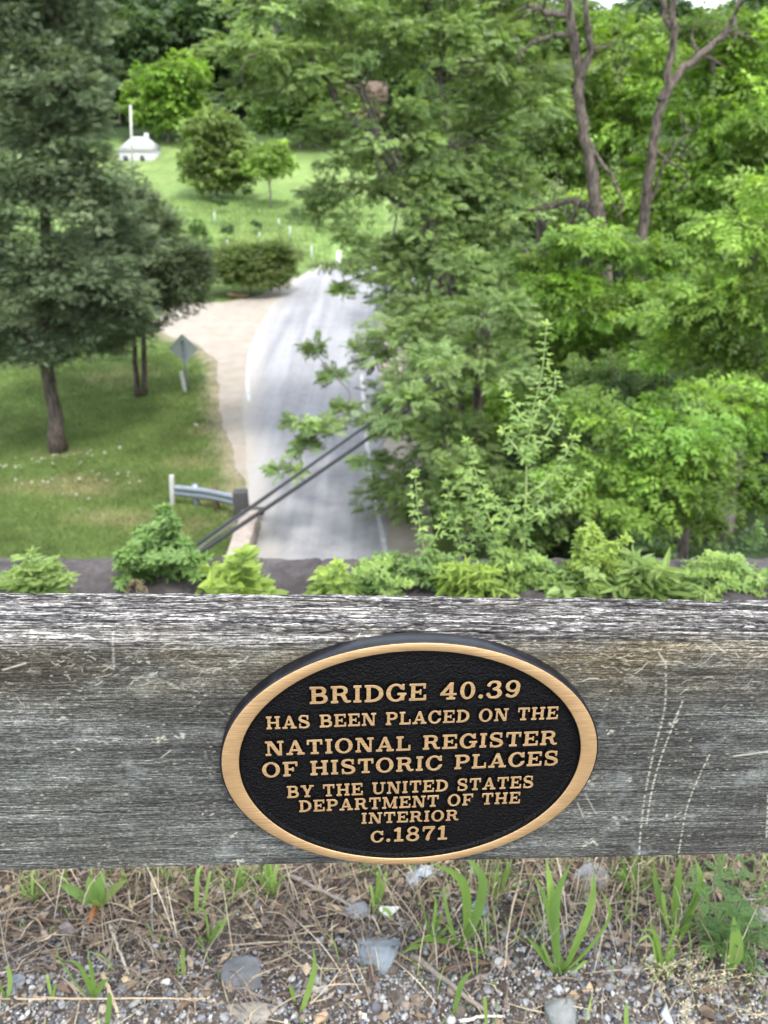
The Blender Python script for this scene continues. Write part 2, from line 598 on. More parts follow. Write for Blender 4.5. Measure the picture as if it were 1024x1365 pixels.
# ------------------------------------------------------------------ road, gravel shoulder, painted lines
def sheet(name, pts, z, mat, jit=0.0, step=0.25):
    pts = np.asarray(pts, float)[:, :2]
    P = []
    for i in range(len(pts)):
        a, b_ = pts[i], pts[(i + 1) % len(pts)]
        n = max(1, int(np.linalg.norm(b_ - a) / step))
        for k in range(n):
            P.append(a + (b_ - a) * k / n)
    P = np.array(P)
    if jit:
        P = P + np.stack([fbm(P[:, 0], P[:, 1], 1.6, 91), fbm(P[:, 0], P[:, 1], 1.9, 92)], -1) * jit + rng.normal(0, jit * 0.25, P.shape)
    bm = bmesh.new()
    f = bm.faces.new([bm.verts.new((p[0], p[1], z)) for p in P])
    if f.normal.z < 0:
        f.normal_flip()
    bmesh.ops.triangulate(bm, faces=[f])
    me = bpy.data.meshes.new(name)
    bm.to_mesh(me); bm.free()
    me.materials.append(mat)
    return tag(link(bpy.data.objects.new(name, me)), kind='structure')

def edge(pxs):
    return [on_z(*q)[:2] for q in pxs]

left_edge = [(-3.55, 2), (-3.5, 12)] + edge([(345, 738), (338, 690), (330, 640), (326, 590), (324, 540), (330, 490), (341, 445), (362, 405), (392, 374), (425, 353)]) + [(-1.5, 62.5), (6, 66), (20, 69), (40, 70)]
right_edge = [(0.25, 2), (0.2, 12), (0.12, 18), (-0.05, 26), (-0.2, 33), (-0.4, 40), (0.2, 46), (2.2, 52), (7, 57.5), (20, 61), (40, 62)]
ma, N, L, b = new_mat("asphalt")
gv = objco(N, L)
big = noise(N, L, 0.35, 4, gv)
mid = noise(N, L, 2.5, 6, gv, 0.6)
fine = noise(N, L, 90, 3, gv)
st = noise(N, L, 1.0, 4, objco(N, L, (2.2, 0.10, 1)))
c = ramp(N, L, big, [(0.3, (0.21, 0.209, 0.226)), (0.7, (0.265, 0.263, 0.275))])
c = mixc(N, L, 0.55, c, ramp(N, L, st, [(0.35, (0.65, 0.65, 0.67)), (0.65, (1.15, 1.14, 1.1))]), 'MULTIPLY')
c = mixc(N, L, 0.6, c, ramp(N, L, mid, [(0.3, (0.75, 0.75, 0.76)), (0.6, (1.08, 1.06, 1.03))]), 'MULTIPLY')
c = mixc(N, L, 0.5, c, ramp(N, L, fine, [(0.35, (0.7, 0.7, 0.7)), (0.65, (1.25, 1.25, 1.25))]), 'MULTIPLY')
# dust blown from the gravel over the left edge, and the paler wheel tracks
def maprange(val, a0, a1, b0=0.0, b1=1.0):
    q_ = N.new("ShaderNodeMapRange"); q_.interpolation_type = 'SMOOTHSTEP'
    L.new(val, q_.inputs["Value"])
    for k_, v_ in (("From Min", a0), ("From Max", a1), ("To Min", b0), ("To Max", b1)): q_.inputs[k_].default_value = v_
    return q_.outputs[0]
def mth(op, a_, b_):
    q_ = N.new("ShaderNodeMath"); q_.operation = op
    for i_, v_ in enumerate((a_, b_)):
        if isinstance(v_, (int, float)): q_.inputs[i_].default_value = v_
        else: L.new(v_, q_.inputs[i_])
    return q_.outputs[0]
acr = mth('ADD', attr(N, "across", "Fac"), mth('MULTIPLY', mth('SUBTRACT', mid, 0.5), 1.1))
dustf = mth('MULTIPLY', maprange(acr, 1.5, -0.15), 0.85)
c = mixc(N, L, dustf, c, ramp(N, L, fine, [(0.3, (0.24, 0.215, 0.18)), (0.7, (0.40, 0.37, 0.33))]))
trk = mth('MULTIPLY', maprange(noise(N, L, 1.0, 3, objco(N, L, (1.1, 0.05, 1))), 0.5, 0.62), 0.35)
c = mixc(N, L, trk, c, (0.29, 0.29, 0.30))
vor = N.new("ShaderNodeTexVoronoi"); vor.feature = 'DISTANCE_TO_EDGE'; vor.inputs["Scale"].default_value = 0.5
wv = N.new("ShaderNodeVectorMath"); wv.operation = 'ADD'
nn_ = N.new("ShaderNodeTexNoise"); nn_.inputs["Scale"].default_value = 1.2; nn_.inputs["Detail"].default_value = 6
L.new(gv, nn_.inputs["Vector"]); L.new(gv, wv.inputs[0]); L.new(nn_.outputs["Color"], wv.inputs[1]); L.new(wv.outputs[0], vor.inputs["Vector"])
crk = mth('MULTIPLY', maprange(vor.outputs["Distance"], 0.016, 0.004), 0.16)
c = mixc(N, L, crk, c, (0.08, 0.08, 0.085))
L.new(c, b.inputs["Base Color"])
b.inputs["Roughness"].default_value = 0.85
bump(N, L, b, fine, 0.4, 0.01)
def strip(name, A, B, z, mat, nu_=240, nv_=14):
    def res(P, n):
        P = np.asarray(P, float); t = np.concatenate([[0], np.cumsum(np.linalg.norm(np.diff(P, axis=0), axis=1))]); t /= t[-1]
        u = np.linspace(0, 1, 400); Q = np.stack([np.interp(u, t, P[:, i]) for i in (0, 1)], -1)
        for _ in range(14): Q[1:-1] = (Q[:-2] + 2 * Q[1:-1] + Q[2:]) / 4
        return Q[np.linspace(0, 399, n).astype(int)]
    a_, b_ = res(A, nu_), res(B, nu_)
    a_ = a_ + np.stack([fbm(a_[:, 0], a_[:, 1], 1.7, 95), fbm(a_[:, 0], a_[:, 1], 2.1, 96)], -1) * 0.07
    t = np.linspace(0, 1, nv_)[None, :, None]
    P = a_[:, None] * (1 - t) + b_[:, None] * t
    V = np.concatenate([P, np.full(P.shape[:2] + (1,), z)], -1).reshape(-1, 3)
    I = np.arange(nu_ * nv_).reshape(nu_, nv_)
    W = np.linalg.norm(b_ - a_, axis=1)[:, None] * t[..., 0]
    o = mesh(name, V, np.stack([I[:-1, :-1], I[:-1, 1:], I[1:, 1:], I[1:, :-1]], -1).reshape(-1, 4), mat, attrs={"across": W.ravel(), "side": np.broadcast_to(t[..., 0], (nu_, nv_)).ravel()})
    return tag(o, kind='structure')
strip("road", left_edge, right_edge, 0.012, ma)
ms, N, L, b = new_mat("gravel_shoulder")
gv = objco(N, L)
fa = noise(N, L, 1.4, 6, gv, 0.6); fb = noise(N, L, 45, 4, gv, 0.7)
c = ramp(N, L, fa, [(0.25, (0.24, 0.20, 0.155)), (0.5, (0.29, 0.25, 0.205)), (0.75, (0.33, 0.295, 0.255))])
c = mixc(N, L, 0.7, c, ramp(N, L, fb, [(0.3, (0.6, 0.6, 0.6)), (0.7, (1.3, 1.3, 1.3))]), 'MULTIPLY')
L.new(c, b.inputs["Base Color"]); b.inputs["Roughness"].default_value = 0.95
bump(N, L, b, fb, 0.6, 0.03)
sh_out = edge([(352, 735), (336, 690), (326, 645), (308, 600), (296, 560), (291, 520), (290, 482), (262, 458), (200, 440), (120, 436)]) + [(-40, 40.5)]
sh_in = [(-42, 47)] + edge([(150, 412), (230, 404), (300, 403), (350, 393), (392, 368)]) + edge([(400, 374), (372, 402), (350, 445), (338, 490), (333, 540), (334, 590), (338, 640), (346, 690), (358, 735)])
sheet("gravel_driveway", sh_out + sh_in, 0.006, ms, 0.14)
# verge of bare earth on the right of the road
sheet("road_verge", [(0.05, 12), (1.25, 12), (1.3, 18), (1.2, 26), (1.1, 33), (1.2, 40), (0.0, 44), (-0.5, 40), (-0.3, 33), (-0.15, 26), (0.02, 18)], 0.004, ms, 0.1)
mp, N, L, b = new_mat("road_paint")
gv = objco(N, L)
f = noise(N, L, 5, 6, gv, 0.7)
L.new(ramp(N, L, f, [(0.40, (0.30, 0.295, 0.29)), (0.62, (0.50, 0.50, 0.49))]), b.inputs["Base Color"])
b.inputs["Roughness"].default_value = 0.8
def line_strip(name, P, w, z):
    P = spline(np.asarray(P), 40)[:, :2]
    T = nrm(np.gradient(P, axis=0)); Nn = np.stack([-T[:, 1], T[:, 0]], -1)
    A = P + Nn * w / 2; B = P - Nn * w / 2
    V = np.concatenate([np.c_[A, np.full(40, z)], np.c_[B, np.full(40, z)]])
    i = np.arange(39)
    return tag(mesh(name, V, np.stack([i + 40, i + 41, i + 1, i], -1), mp), kind='structure')
line_strip("edge_line", edge([(332, 535), (330, 510), (332, 480), (337, 460), (346, 440)]), 0.13, 0.018)
line_strip("road_edge_line", edge([(519, 760), (514, 735), (503, 680), (493, 625), (487, 570), (482, 500)]), 0.13, 0.018)

# ------------------------------------------------------------------ the old bridge: deck gravel, parapet
DECK = 9.15
ms2, N, L, b = new_mat("old_masonry")
gv = objco(N, L)
fa = noise(N, L, 7, 8, gv, 0.7, 0.4); fb = noise(N, L, 40, 5, gv, 0.65)
fl = noise(N, L, 3, 3, objco(N, L, (0.5, 4, 4)))
c = ramp(N, L, fa, [(0.3, (0.022, 0.018, 0.018)), (0.5, (0.055, 0.046, 0.046)), (0.7, (0.115, 0.10, 0.10))])
c = mixc(N, L, 0.6, c, ramp(N, L, fb, [(0.3, (0.5, 0.5, 0.5)), (0.7, (1.4, 1.4, 1.4))]), 'MULTIPLY')
c = mixc(N, L, 0.5, c, ramp(N, L, fl, [(0.35, (0.6, 0.58, 0.58)), (0.65, (1.2, 1.2, 1.2))]), 'MULTIPLY')
L.new(c, b.inputs["Base Color"]); b.inputs["Roughness"].default_value = 0.95
bump(N, L, b, fa, 0.8, 0.02)
bridge = tag(thing("stone_bridge", "old stone bridge edge of rough dark grey coping behind the wooden rail", "bridge", (0, 1.9, 0)))
def bridge_box(name, lo, hi):
    m = MB(); m.box(lo, hi); o = m.build(name, ms2, bridge, loc=(0, 1.9, 0)); return o
bridge_box("abutment", (-30, -8, -1), (-3.7, 1.95, 4.6))
bridge_box("abutment", (0.45, -8, -1), (30, 1.95, 4.6))
bridge_box("spandrel_wall", (-30, -8, 4.6), (30, 1.95, 9.05))
# coping: rough displaced block courses
xs = np.concatenate([np.linspace(-30, -2.2, 60), np.linspace(-2.15, 2.15, 420), np.linspace(2.2, 30, 60)])
prof = [(1.72, 9.06), (1.715, 9.12), (1.71, 9.18), (1.712, 9.225), (1.73, 9.245)] + [(1.73 + 0.30 * k / 24, 9.25) for k in range(1, 24)] + [(2.04, 9.248), (2.06, 9.24), (2.068, 9.22), (2.07, 9.16), (2.07, 9.06)]
prof = np.array(prof)
CX, CI = np.meshgrid(xs, np.arange(len(prof)), indexing='ij')
PY, PZ = prof[CI, 0], prof[CI, 1]
joint = np.zeros_like(CX)
for jx in np.arange(-30, 30, 0.83):
    jj = jx + 0.1 * math.sin(jx * 7)
    joint = np.maximum(joint, np.exp(-((CX - jj - 0.01 * np.sin(PY * 40)) / 0.006) ** 2))
dsp = 0.010 * fbm(CX, PY * 2 + PZ, 9, 41) + 0.005 * fbm(CX, PY + PZ, 40, 42) + 0.002 * fbm(CX, PY + PZ, 120, 43) - 0.018 * joint
V = np.stack([CX, PY + dsp * np.where(PZ < 9.2, np.sign(PY - 1.9), 0), PZ + dsp * (PZ > 9.2)], -1).reshape(-1, 3) - [0, 1.9, 0]
I = np.arange(V.shape[0]).reshape(CX.shape)
mesh("coping", V, np.stack([I[:-1, :-1], I[1:, :-1], I[1:, 1:], I[:-1, 1:]], -1).reshape(-1, 4), ms2, bridge, smooth_=True)

# gravel deck sheet
X = axis(-0.75, 0.85, 0.008, -12, 12, 1.25); Y = axis(0.60, 1.20, 0.008, -4, 1.70, 1.2); Y = Y[Y < 1.72]; Y = np.append(Y, 1.72)
GX, GY = np.meshgrid(X, Y)
def deck_z(x, y):
    return DECK + 0.010 * fbm(x, y, 4.5, 51) + 0.004 * fbm(x, y, 18, 52)
GZ = deck_z(GX, GY) + 0.003 * fbm(GX, GY, 110, 53) + 0.003 * rng.standard_normal(GX.shape) * (np.abs(GX) < 1)
md, N, L, b = new_mat("deck_soil")
gv = objco(N, L)
fa = noise(N, L, 9, 6, gv, 0.6); fb = noise(N, L, 170, 5, gv, 0.7); fc = noise(N, L, 60, 5, gv, 0.7)
c = ramp(N, L, fa, [(0.3, (0.032, 0.024, 0.018)), (0.55, (0.065, 0.05, 0.038)), (0.75, (0.11, 0.098, 0.085))])
c = mixc(N, L, 0.8, c, ramp(N, L, fb, [(0.3, (0.35, 0.35, 0.35)), (0.7, (1.7, 1.7, 1.7))]), 'MULTIPLY')
c = mixc(N, L, 0.6, c, ramp(N, L, fc, [(0.3, (0.5, 0.48, 0.45)), (0.7, (1.4, 1.4, 1.4))]), 'MULTIPLY')
L.new(c, b.inputs["Base Color"]); b.inputs["Roughness"].default_value = 0.95
bump(N, L, b, fb, 0.8, 0.006)
I = np.arange(GX.size).reshape(GX.shape)
tag(mesh("gravel_path", np.stack([GX, GY, GZ], -1).reshape(-1, 3), np.stack([I[:-1, :-1], I[:-1, 1:], I[1:, 1:], I[1:, :-1]], -1).reshape(-1, 4), md, smooth_=True), kind='structure')

# ------------------------------------------------------------------ the wooden rail
RU = np.array([0.99596498, 0.06957386, -0.05668538]); RV = np.array([0.04895364, 0.10820289, 0.99292279]); RN = np.array([0.075215, -0.99169129, 0.10436039])
RO = EYE + np.array([0.0, 0.48312075, -0.36362874])
RH, RT = 0.235, 0.066
def uv(px, py, off=0.0):
    p0 = RO + RN * off
    r = ray(px, py)
    t = ((p0 - EYE) @ RN) / (r @ RN)
    q = EYE + r * t - p0
    return np.array([q @ RU, q @ RV])
us = np.concatenate([np.linspace(-1.35, -0.36, 60)[:-1], np.linspace(-0.36, 0.42, 880), np.linspace(0.42, 1.4, 60)[1:]])
ring = []                                        # (v, n, zone)  zone: 0 front, 1 edge, 2 top, 3 back, 4 bottom
for v in np.linspace(-RH + 0.003, -0.007, 280): ring.append((v, 0.0, 0))
for a in np.linspace(0, 90, 9)[1:-1]:
    ring.append((-0.007 + 0.007 * math.sin(math.radians(a)), -0.007 + 0.007 * math.cos(math.radians(a)), 1))
for n in np.linspace(-0.007, -RT + 0.004, 90): ring.append((0.0, n, 2))
ring.append((-0.002, -RT + 0.001, 2))
for v in np.linspace(-0.006, -RH + 0.003, 6): ring.append((v, -RT, 3))
for n in np.linspace(-RT + 0.003, -0.003, 8): ring.append((-RH, n, 4))
ring = np.array(ring)
nu, nr = len(us), len(ring)
s_ = np.concatenate([[0], np.cumsum(np.linalg.norm(np.diff(ring[:, :2], axis=0), axis=1))])
def streak(seed, corr, amp_rows=1.0, smooth_rows=0):
    """rows of noise that change slowly along the plank: wood grain"""
    r = np.random.default_rng(seed)
    k = int((us[-1] - us[0]) / corr) + 3
    A = r.standard_normal((k, nr))
    for _ in range(smooth_rows):
        A = (np.roll(A, 1, 1) + 2 * A + np.roll(A, -1, 1)) / 4
    A /= A.std()
    t = (us - us[0]) / corr
    i = t.astype(int); f = (t - i)[:, None]; f = f * f * (3 - 2 * f)
    return A[i] * (1 - f) + A[i + 1] * f
g1 = streak(1, 0.05, 1, 1); g2 = streak(2, 0.16, 1, 4); g3 = streak(3, 0.012, 1, 0); g4 = streak(4, 0.4, 1, 12); g5 = streak(5, 0.006, 1, 1)
zone = ring[:, 2]
topw = np.where(zone == 2, 1.0, np.where(zone == 1, 0.7, 0.0))[None]
topw = np.maximum(topw, np.where(zone == 0, np.clip(1 - (-ring[:, 0] - 0.007) / 0.012, 0, 1) * 0.6, 0)[None])
grain = 0.45 * g1 + 0.5 * g2 + 0.35 * g3
disp = grain * (0.00014 + 0.0006 * topw) + 0.0007 * g4 * topw
crack = np.zeros((nu, nr)); wear = np.zeros((nu, nr))
U2 = np.repeat(us[:, None], nr, 1)
r_ = np.random.default_rng(12)
def add_crack(u0, u1, s0, w, deep, wob=0.002, strength=1.0):
    cs = s0 + wob * np.sin(us * r_.uniform(8, 22) + r_.uniform(0, 6)) + wob * 0.4 * np.sin(us * r_.uniform(40, 90) + r_.uniform(0, 6))
    cs = cs + 0.0006 * np.interp(us, np.linspace(-1.4, 1.4, 400), r_.standard_normal(400))
    env = np.clip(np.minimum((us - u0) / 0.02, (u1 - us) / 0.02), 0, 1)
    gap = np.clip(np.interp(us, np.linspace(-1.4, 1.4, 260), r_.uniform(0.1, 1.6, 260)), 0, 1)
    ww = w * (0.4 + 0.6 * env)
    k = np.exp(-((s_[None] - cs[:, None]) / ww[:, None]) ** 2) * (env * gap)[:, None]
    global crack, disp
    crack = np.maximum(crack, k * strength); disp = disp - deep * k
s_top0 = s_[np.argmax(zone == 2)]; s_top1 = s_[np.where(zone == 2)[0][-1]]
for k in range(85):                              # the open checks on the weathered top
    c0 = r_.uniform(-0.5, 0.35); ln = r_.uniform(0.1, 0.9)
    add_crack(c0, c0 + ln, r_.uniform(s_top0 - 0.008, s_top1), r_.uniform(0.0005, 0.0013), r_.uniform(0.001, 0.003), 0.0014)
def s_of_v(v): return v + RH - 0.003
for (px0, px1, py, st) in [(690, 1030, 1026, 1.0), (800, 1030, 1028, .6), (720, 960, 1055, .9), (700, 1030, 1096, .8), (-20, 330, 1071, .9), (150, 310, 1075, .5), (-20, 120, 1116, .7), (830, 1030, 955, .5), (-20, 200, 1085, .4)]:
    a = uv(px0, py); b2 = uv(px1, py)
    add_crack(a[0], b2[0], s_of_v((a[1] + b2[1]) / 2), 0.0006, 0.0012, 0.0008, st)
for k in range(120):                             # faint checks on the front
    c0 = r_.uniform(-0.4, 0.4); ln = r_.uniform(0.02, 0.16)
    add_crack(c0, c0 + ln, r_.uniform(0.0, RH - 0.012), 0.00045, 0.0003, 0.0008, r_.uniform(0.2, 0.6))
fr = np.where(zone <= 1)[0]
def scratch(pts, w=0.0007, st=1.0, dash=0.0, off=0.0):
    P = spline(np.array(pts), 160)
    P = P[:, :2]
    L_ = np.concatenate([[0], np.cumsum(np.linalg.norm(np.diff(P, axis=0), axis=1))])
    u0, u1 = P[:, 0].min() - 0.004, P[:, 0].max() + 0.004
    iu = np.where((us > u0) & (us < u1))[0]
    jr = fr[(ring[fr, 0] > P[:, 1].min() - 0.004) & (ring[fr, 0] < P[:, 1].max() + 0.004)]
    if not len(iu) or not len(jr): return
    uu = us[iu][:, None, None]; vv = ring[jr, 0][None, :, None]
    best = np.zeros((len(iu), len(jr)))
    for k in range(0, len(P), 8):
        q = P[k:k + 8]
        on = np.ones(len(q)) if dash == 0 else np.clip(0.5 + 1.4 * np.sin(L_[k:k + 8] / dash * 6.28 + 1.5 * np.sin(L_[k:k + 8] * 300)), 0, 1)
        d2 = (uu - q[None, None, :, 0]) ** 2 + (vv - q[None, None, :, 1]) ** 2
        best = np.maximum(best, (np.exp(-d2 / w ** 2) * on).max(-1))
    W = wear[np.ix_(iu, jr)]
    wear[np.ix_(iu, jr)] = np.maximum(W, best * st)
def pxline(*q): return [uv(*p) for p in q]
scratch(pxline((888, 880), (886, 945), (872, 1000), (860, 1060), (854, 1110), (852, 1140)), 0.00075, 0.95, 0.006)
scratch(pxline((878, 870), (888, 885)), 0.0006, 0.8)
scratch(pxline((910, 935), (896, 970), (878, 1020), (868, 1060), (862, 1100)), 0.00075, 0.95, 0.005)
scratch(pxline((946, 1006), (930, 1040), (915, 1080), (906, 1130), (904, 1140)), 0.0007, 0.9, 0.005)
scratch(pxline((978, 1008), (1000, 1005), (1030, 1001)), 0.0008, 0.8)
scratch(pxline((1024, 1060), (1022, 1120)), 0.0008, 0.8, 0.006)
scratch(pxline((770, 1070), (778, 1090)), 0.0005, 0.6); scratch(pxline((780, 1058), (794, 1084)), 0.0005, 0.5)
scratch(pxline((150, 845), (152, 890)), 0.0008, 0.55, 0.004)
scratch(pxline((215, 1010), (228, 1000)), 0.0005, 0.6)
scratch(pxline((4, 893), (34, 884)), 0.0008, 0.8)
for k in range(330):                             # hair scratches of the worn band under the top edge
    x = r_.uniform(0, 1024); y = 850 + abs(r_.normal(0, 38))
    if 330 < x < 770 and y > 860: continue
    ln = r_.uniform(3, 16) * (1.8 if r_.random() < 0.15 else 1); an = r_.normal(0, 0.45); bw = r_.uniform(-2.5, 2.5)
    scratch(pxline((x, y), (x + ln * 0.5 * math.cos(an), y + ln * 0.5 * math.sin(an) + bw), (x + ln * math.cos(an), y + ln * math.sin(an))), r_.uniform(0.00028, 0.0005), r_.uniform(0.25, 0.85))
for (x, y, n) in [(810, 973, 5), (895, 963, 5), (900, 1087, 8), (787, 1123, 12), (825, 1095, 9), (320, 1148, 12), (100, 1000, 5), (80, 957, 4), (275, 1086, 4), (310, 1115, 5), (785, 1040, 6), (840, 1040, 5), (245, 980, 8), (215, 985, 6), (200, 880, 5), (690, 950, 4)]:
    for k in range(n // 2 + 1):
        q = (x + r_.normal(0, 5), y + r_.normal(0, 3.0))
        scratch(pxline(q, (q[0] + r_.uniform(0.5, 4), q[1] + r_.uniform(-2.5, 2.5))), r_.uniform(0.00035, 0.0012), r_.uniform(0.6, 1.0))
for k in range(900):                             # specks
    x, y = r_.uniform(-20, 1044), r_.uniform(850, 1165)
    if ((x - 545) / 255) ** 2 + ((y - 1005) / 155) ** 2 < 1: continue
    scratch(pxline((x, y), (x + r_.uniform(0.5, 3), y + r_.uniform(-.6, .6))), r_.uniform(0.00035, 0.0006), r_.uniform(0.25, 0.8))
nV = np.where(zone == 0, 0.0, np.where(zone == 1, 0.7, np.where(zone == 2, 1.0, np.where(zone == 3, 0.0, -1.0))))
nN = np.where(zone == 0, 1.0, np.where(zone == 1, 0.7, np.where(zone == 2, 0.0, np.where(zone == 3, -1.0, 0.0))))
v_ = ring[:, 0][None] + disp * nV[None]
n_ = ring[:, 1][None] + disp * nN[None]
# slight dips along the worn top edge
v_ = v_ + np.where(zone[None] == 2, -0.004 * smooth(0.16, 0.30, U2) * smooth(0.0, 0.05, -ring[:, 1][None]) * 0.5, 0)
PV = np.stack([U2, v_, n_], -1).reshape(-1, 3)
I = np.arange(nu * nr).reshape(nu, nr)
I2 = np.concatenate([I, I[:, :1]], 1)
RF = np.stack([I2[:-1, :-1], I2[1:, :-1], I2[1:, 1:], I2[:-1, 1:]], -1).reshape(-1, 4)
caps = np.stack([I[0][::-1], I[-1]])
mw, N, L, b = new_mat("weathered_timber")
gv = objco(N, L)
sepx = N.new("ShaderNodeSeparateXYZ"); L.new(gv, sepx.inputs[0])
gA = noise(N, L, 1.0, 6, objco(N, L, (9, 210, 210)), 0.65, 0.2)
gB = noise(N, L, 1.0, 5, objco(N, L, (30, 900, 900)), 0.7, 0.1)
gC = noise(N, L, 1.0, 4, objco(N, L, (5, 28, 28)), 0.6, 0.5)
sp = noise(N, L, 1500, 2, gv, 0.6)
sp2 = noise(N, L, 620, 3, objco(N, L, (0.35, 1, 1)), 0.75)
lich = noise(N, L, 26, 6, gv, 0.7)
c = ramp(N, L, gC, [(0.3, (0.037, 0.036, 0.032)), (0.5, (0.062, 0.062, 0.057)), (0.7, (0.108, 0.110, 0.103))])
c = mixc(N, L, 0.55, c, ramp(N, L, gA, [(0.34, (0.3, 0.3, 0.3)), (0.5, (0.95, 0.95, 0.95)), (0.66, (1.9, 1.9, 1.9))]), 'MULTIPLY')
c = mixc(N, L, 0.6, c, ramp(N, L, gB, [(0.36, (0.12, 0.12, 0.12)), (0.49, (0.9, 0.9, 0.9)), (0.62, (2.5, 2.5, 2.45))]), 'MULTIPLY')
c = mixc(N, L, 0.85, c, ramp(N, L, sp2, [(0.37, (0.34, 0.34, 0.34)), (0.49, (0.85, 0.85, 0.85)), (0.62, (1.85, 1.85, 1.82))]), 'MULTIPLY')
c = mixc(N, L, 0.45, c, ramp(N, L, sp, [(0.40, (0.3, 0.3, 0.3)), (0.60, (1.8, 1.8, 1.8))]), 'MULTIPLY')
blot = noise(N, L, 1.0, 5, objco(N, L, (4, 17, 17)), 0.6, 0.8)
c = mixc(N, L, 0.9, c, ramp(N, L, blot, [(0.33, (0.5, 0.5, 0.49)), (0.5, (0.95, 0.95, 0.94)), (0.68, (1.55, 1.58, 1.56))]), 'MULTIPLY')
c = mixc(N, L, ramp(N, L, lich, [(0.55, (0, 0, 0)), (0.75, (0.35, 0.35, 0.35))]), c, (0.34, 0.37, 0.36))
# brown worn band below the top edge (a stain of the timber), drifting along the plank
bw = N.new("ShaderNodeMapRange"); bw.interpolation_type = 'SMOOTHSTEP'
L.new(sepx.outputs["Y"], bw.inputs["Value"])
bw.inputs["From Min"].default_value = -0.085; bw.inputs["From Max"].default_value = -0.012
mm = N.new("ShaderNodeMath"); mm.operation = 'MULTIPLY'
L.new(bw.outputs[0], mm.inputs[0]); L.new(ramp(N, L, noise(N, L, 7, 5, objco(N, L, (1, 2.5, 2.5)), 0.6), [(0.35, (0.1,) * 3), (0.65, (0.85,) * 3)]), mm.inputs[1])
c = mixc(N, L, mm.outputs[0], c, mixc(N, L, 1.0, c, (1.38, 1.06, 0.62), 'MULTIPLY'))
# bleached, open-grained top
tp = attr(N, "top", "Fac")
ctop = ramp(N, L, gB, [(0.37, (0.008, 0.008, 0.009)), (0.48, (0.09, 0.084, 0.082)), (0.59, (0.40, 0.385, 0.37))])
ctop = mixc(N, L, 0.8, ctop, ramp(N, L, gA, [(0.3, (0.35, 0.34, 0.36)), (0.5, (0.9, 0.9, 0.9)), (0.7, (1.5, 1.48, 1.45))]), 'MULTIPLY')
ctop = mixc(N, L, 0.8, ctop, ramp(N, L, sp2, [(0.38, (0.25,) * 3), (0.60, (1.8,) * 3)]), 'MULTIPLY')
c = mixc(N, L, tp, c, ctop)
c = mixc(N, L, attr(N, "wear", "Fac"), c, (0.40, 0.38, 0.31))
c = mixc(N, L, attr(N, "crack", "Fac"), c, (0.012, 0.011, 0.012))
L.new(c, b.inputs["Base Color"])
b.inputs["Roughness"].default_value = 0.9
b.inputs["Specular IOR Level"].default_value = 0.2
hb = N.new("ShaderNodeMath"); hb.operation = 'ADD'
L.new(gB, hb.inputs[0]); L.new(sp2, hb.inputs[1])
bump(N, L, b, hb.outputs[0], 0.55, 0.0012)
railing = thing("wooden_railing", "weathered grey timber rail plank carrying the oval plaque", "railing", (0, 0.52, DECK))
RM = Matrix(((RU[0], RV[0], RN[0], RO[0]), (RU[1], RV[1], RN[1], RO[1]), (RU[2], RV[2], RN[2], RO[2]), (0, 0, 0, 1)))
topattr = np.repeat(topw, nu, 0) * np.clip(0.85 + 0.25 * g4, 0, 1)
plank = mesh("plank", PV, [RF, caps], mw, railing, attrs={"top": np.clip(topattr, 0, 1).ravel(), "wear": np.clip(wear, 0, 1).ravel(), "crack": np.clip(crack, 0, 1).ravel()}, smooth_=True)
plank.matrix_local = Matrix.Translation((0, -0.52, -DECK)) @ RM
for sx in (-1.15, 1.2):
    pz = RO + RU * sx - RN * (RT + 0.055)
    m = MB(); m.box((pz[0] - 0.06, pz[1] - 0.05, DECK - 0.1), (pz[0] + 0.06, pz[1] + 0.05, pz[2] + 0.02))
    m.build("post", DARK_POST, railing, loc=(0, 0.52, DECK), bevel=0.006)
# a curled splinter lifting from the top edge, and two fresh splinters
def splinter(P, R, c):
    m = MB(); m.tube(spline(P, len(R)), np.array(R), 5, c)
    o = m.build("splinter", STRAW, railing); o.matrix_local = plank.matrix_local.copy()
q = uv(616, 797)
splinter([(q[0] - 0.012, 0.000, -0.056), (q[0] - 0.002, 0.004, -0.057), (q[0] + 0.003, 0.007, -0.055), (q[0] + 0.010, 0.003, -0.054), (q[0] + 0.018, 0.0, -0.052)], np.linspace(0.0016, 0.0005, 12), (0.36, 0.20, 0.10))
q = uv(290, 824); splinter([(q[0] - 0.014, 0.0006, -0.024), (q[0], 0.001, -0.024), (q[0] + 0.014, 0.0005, -0.0235)], [.0003, .0009, .0012, .0013, .0013, .0011, .0008, .0003], (0.42, 0.26, 0.11))
q = uv(110, 814); splinter([(q[0] - 0.010, 0.0003, -0.030), (q[0] + 0.01, 0.0004, -0.0295)], [.0003, .0006, .0006, .0006, .0003], (0.34, 0.2, 0.1))

# ------------------------------------------------------------------ the oval plaque
PLQ = thing("oval_plaque", "oval black and bronze plaque with raised lettering screwed to the grey plank", "plaque", RO + RU * 0.0313 + RV * -0.1145)
PT = 0.0150
DV = uv(545, 1005, PT) - uv(545, 1005, 0.009)
PK = 0.6344 / 0.6344 * (1 - (PT - 0.009) * 0.75 / 0.634)
A0, B0 = 0.1553 * PK, 0.1120 * PK
PR = math.radians(1.0)                           # the plaque sits a touch askew
PM = RM @ Matrix.Translation((0.0284 + DV[0], -0.1140 + DV[1], 0.0004)) @ Matrix.Rotation(PR, 4, 'Z')
PML = Matrix.Translation(-Vector(PLQ.location)) @ PM
SEG = 220
th = np.arange(SEG) * 2 * np.pi / SEG
def oval(da, z, k=1.0):
    return np.stack([(A0 - da * 1.40) * k * np.cos(th), (B0 - da * 0.70) * k * np.sin(th), np.full(SEG, z)], -1)
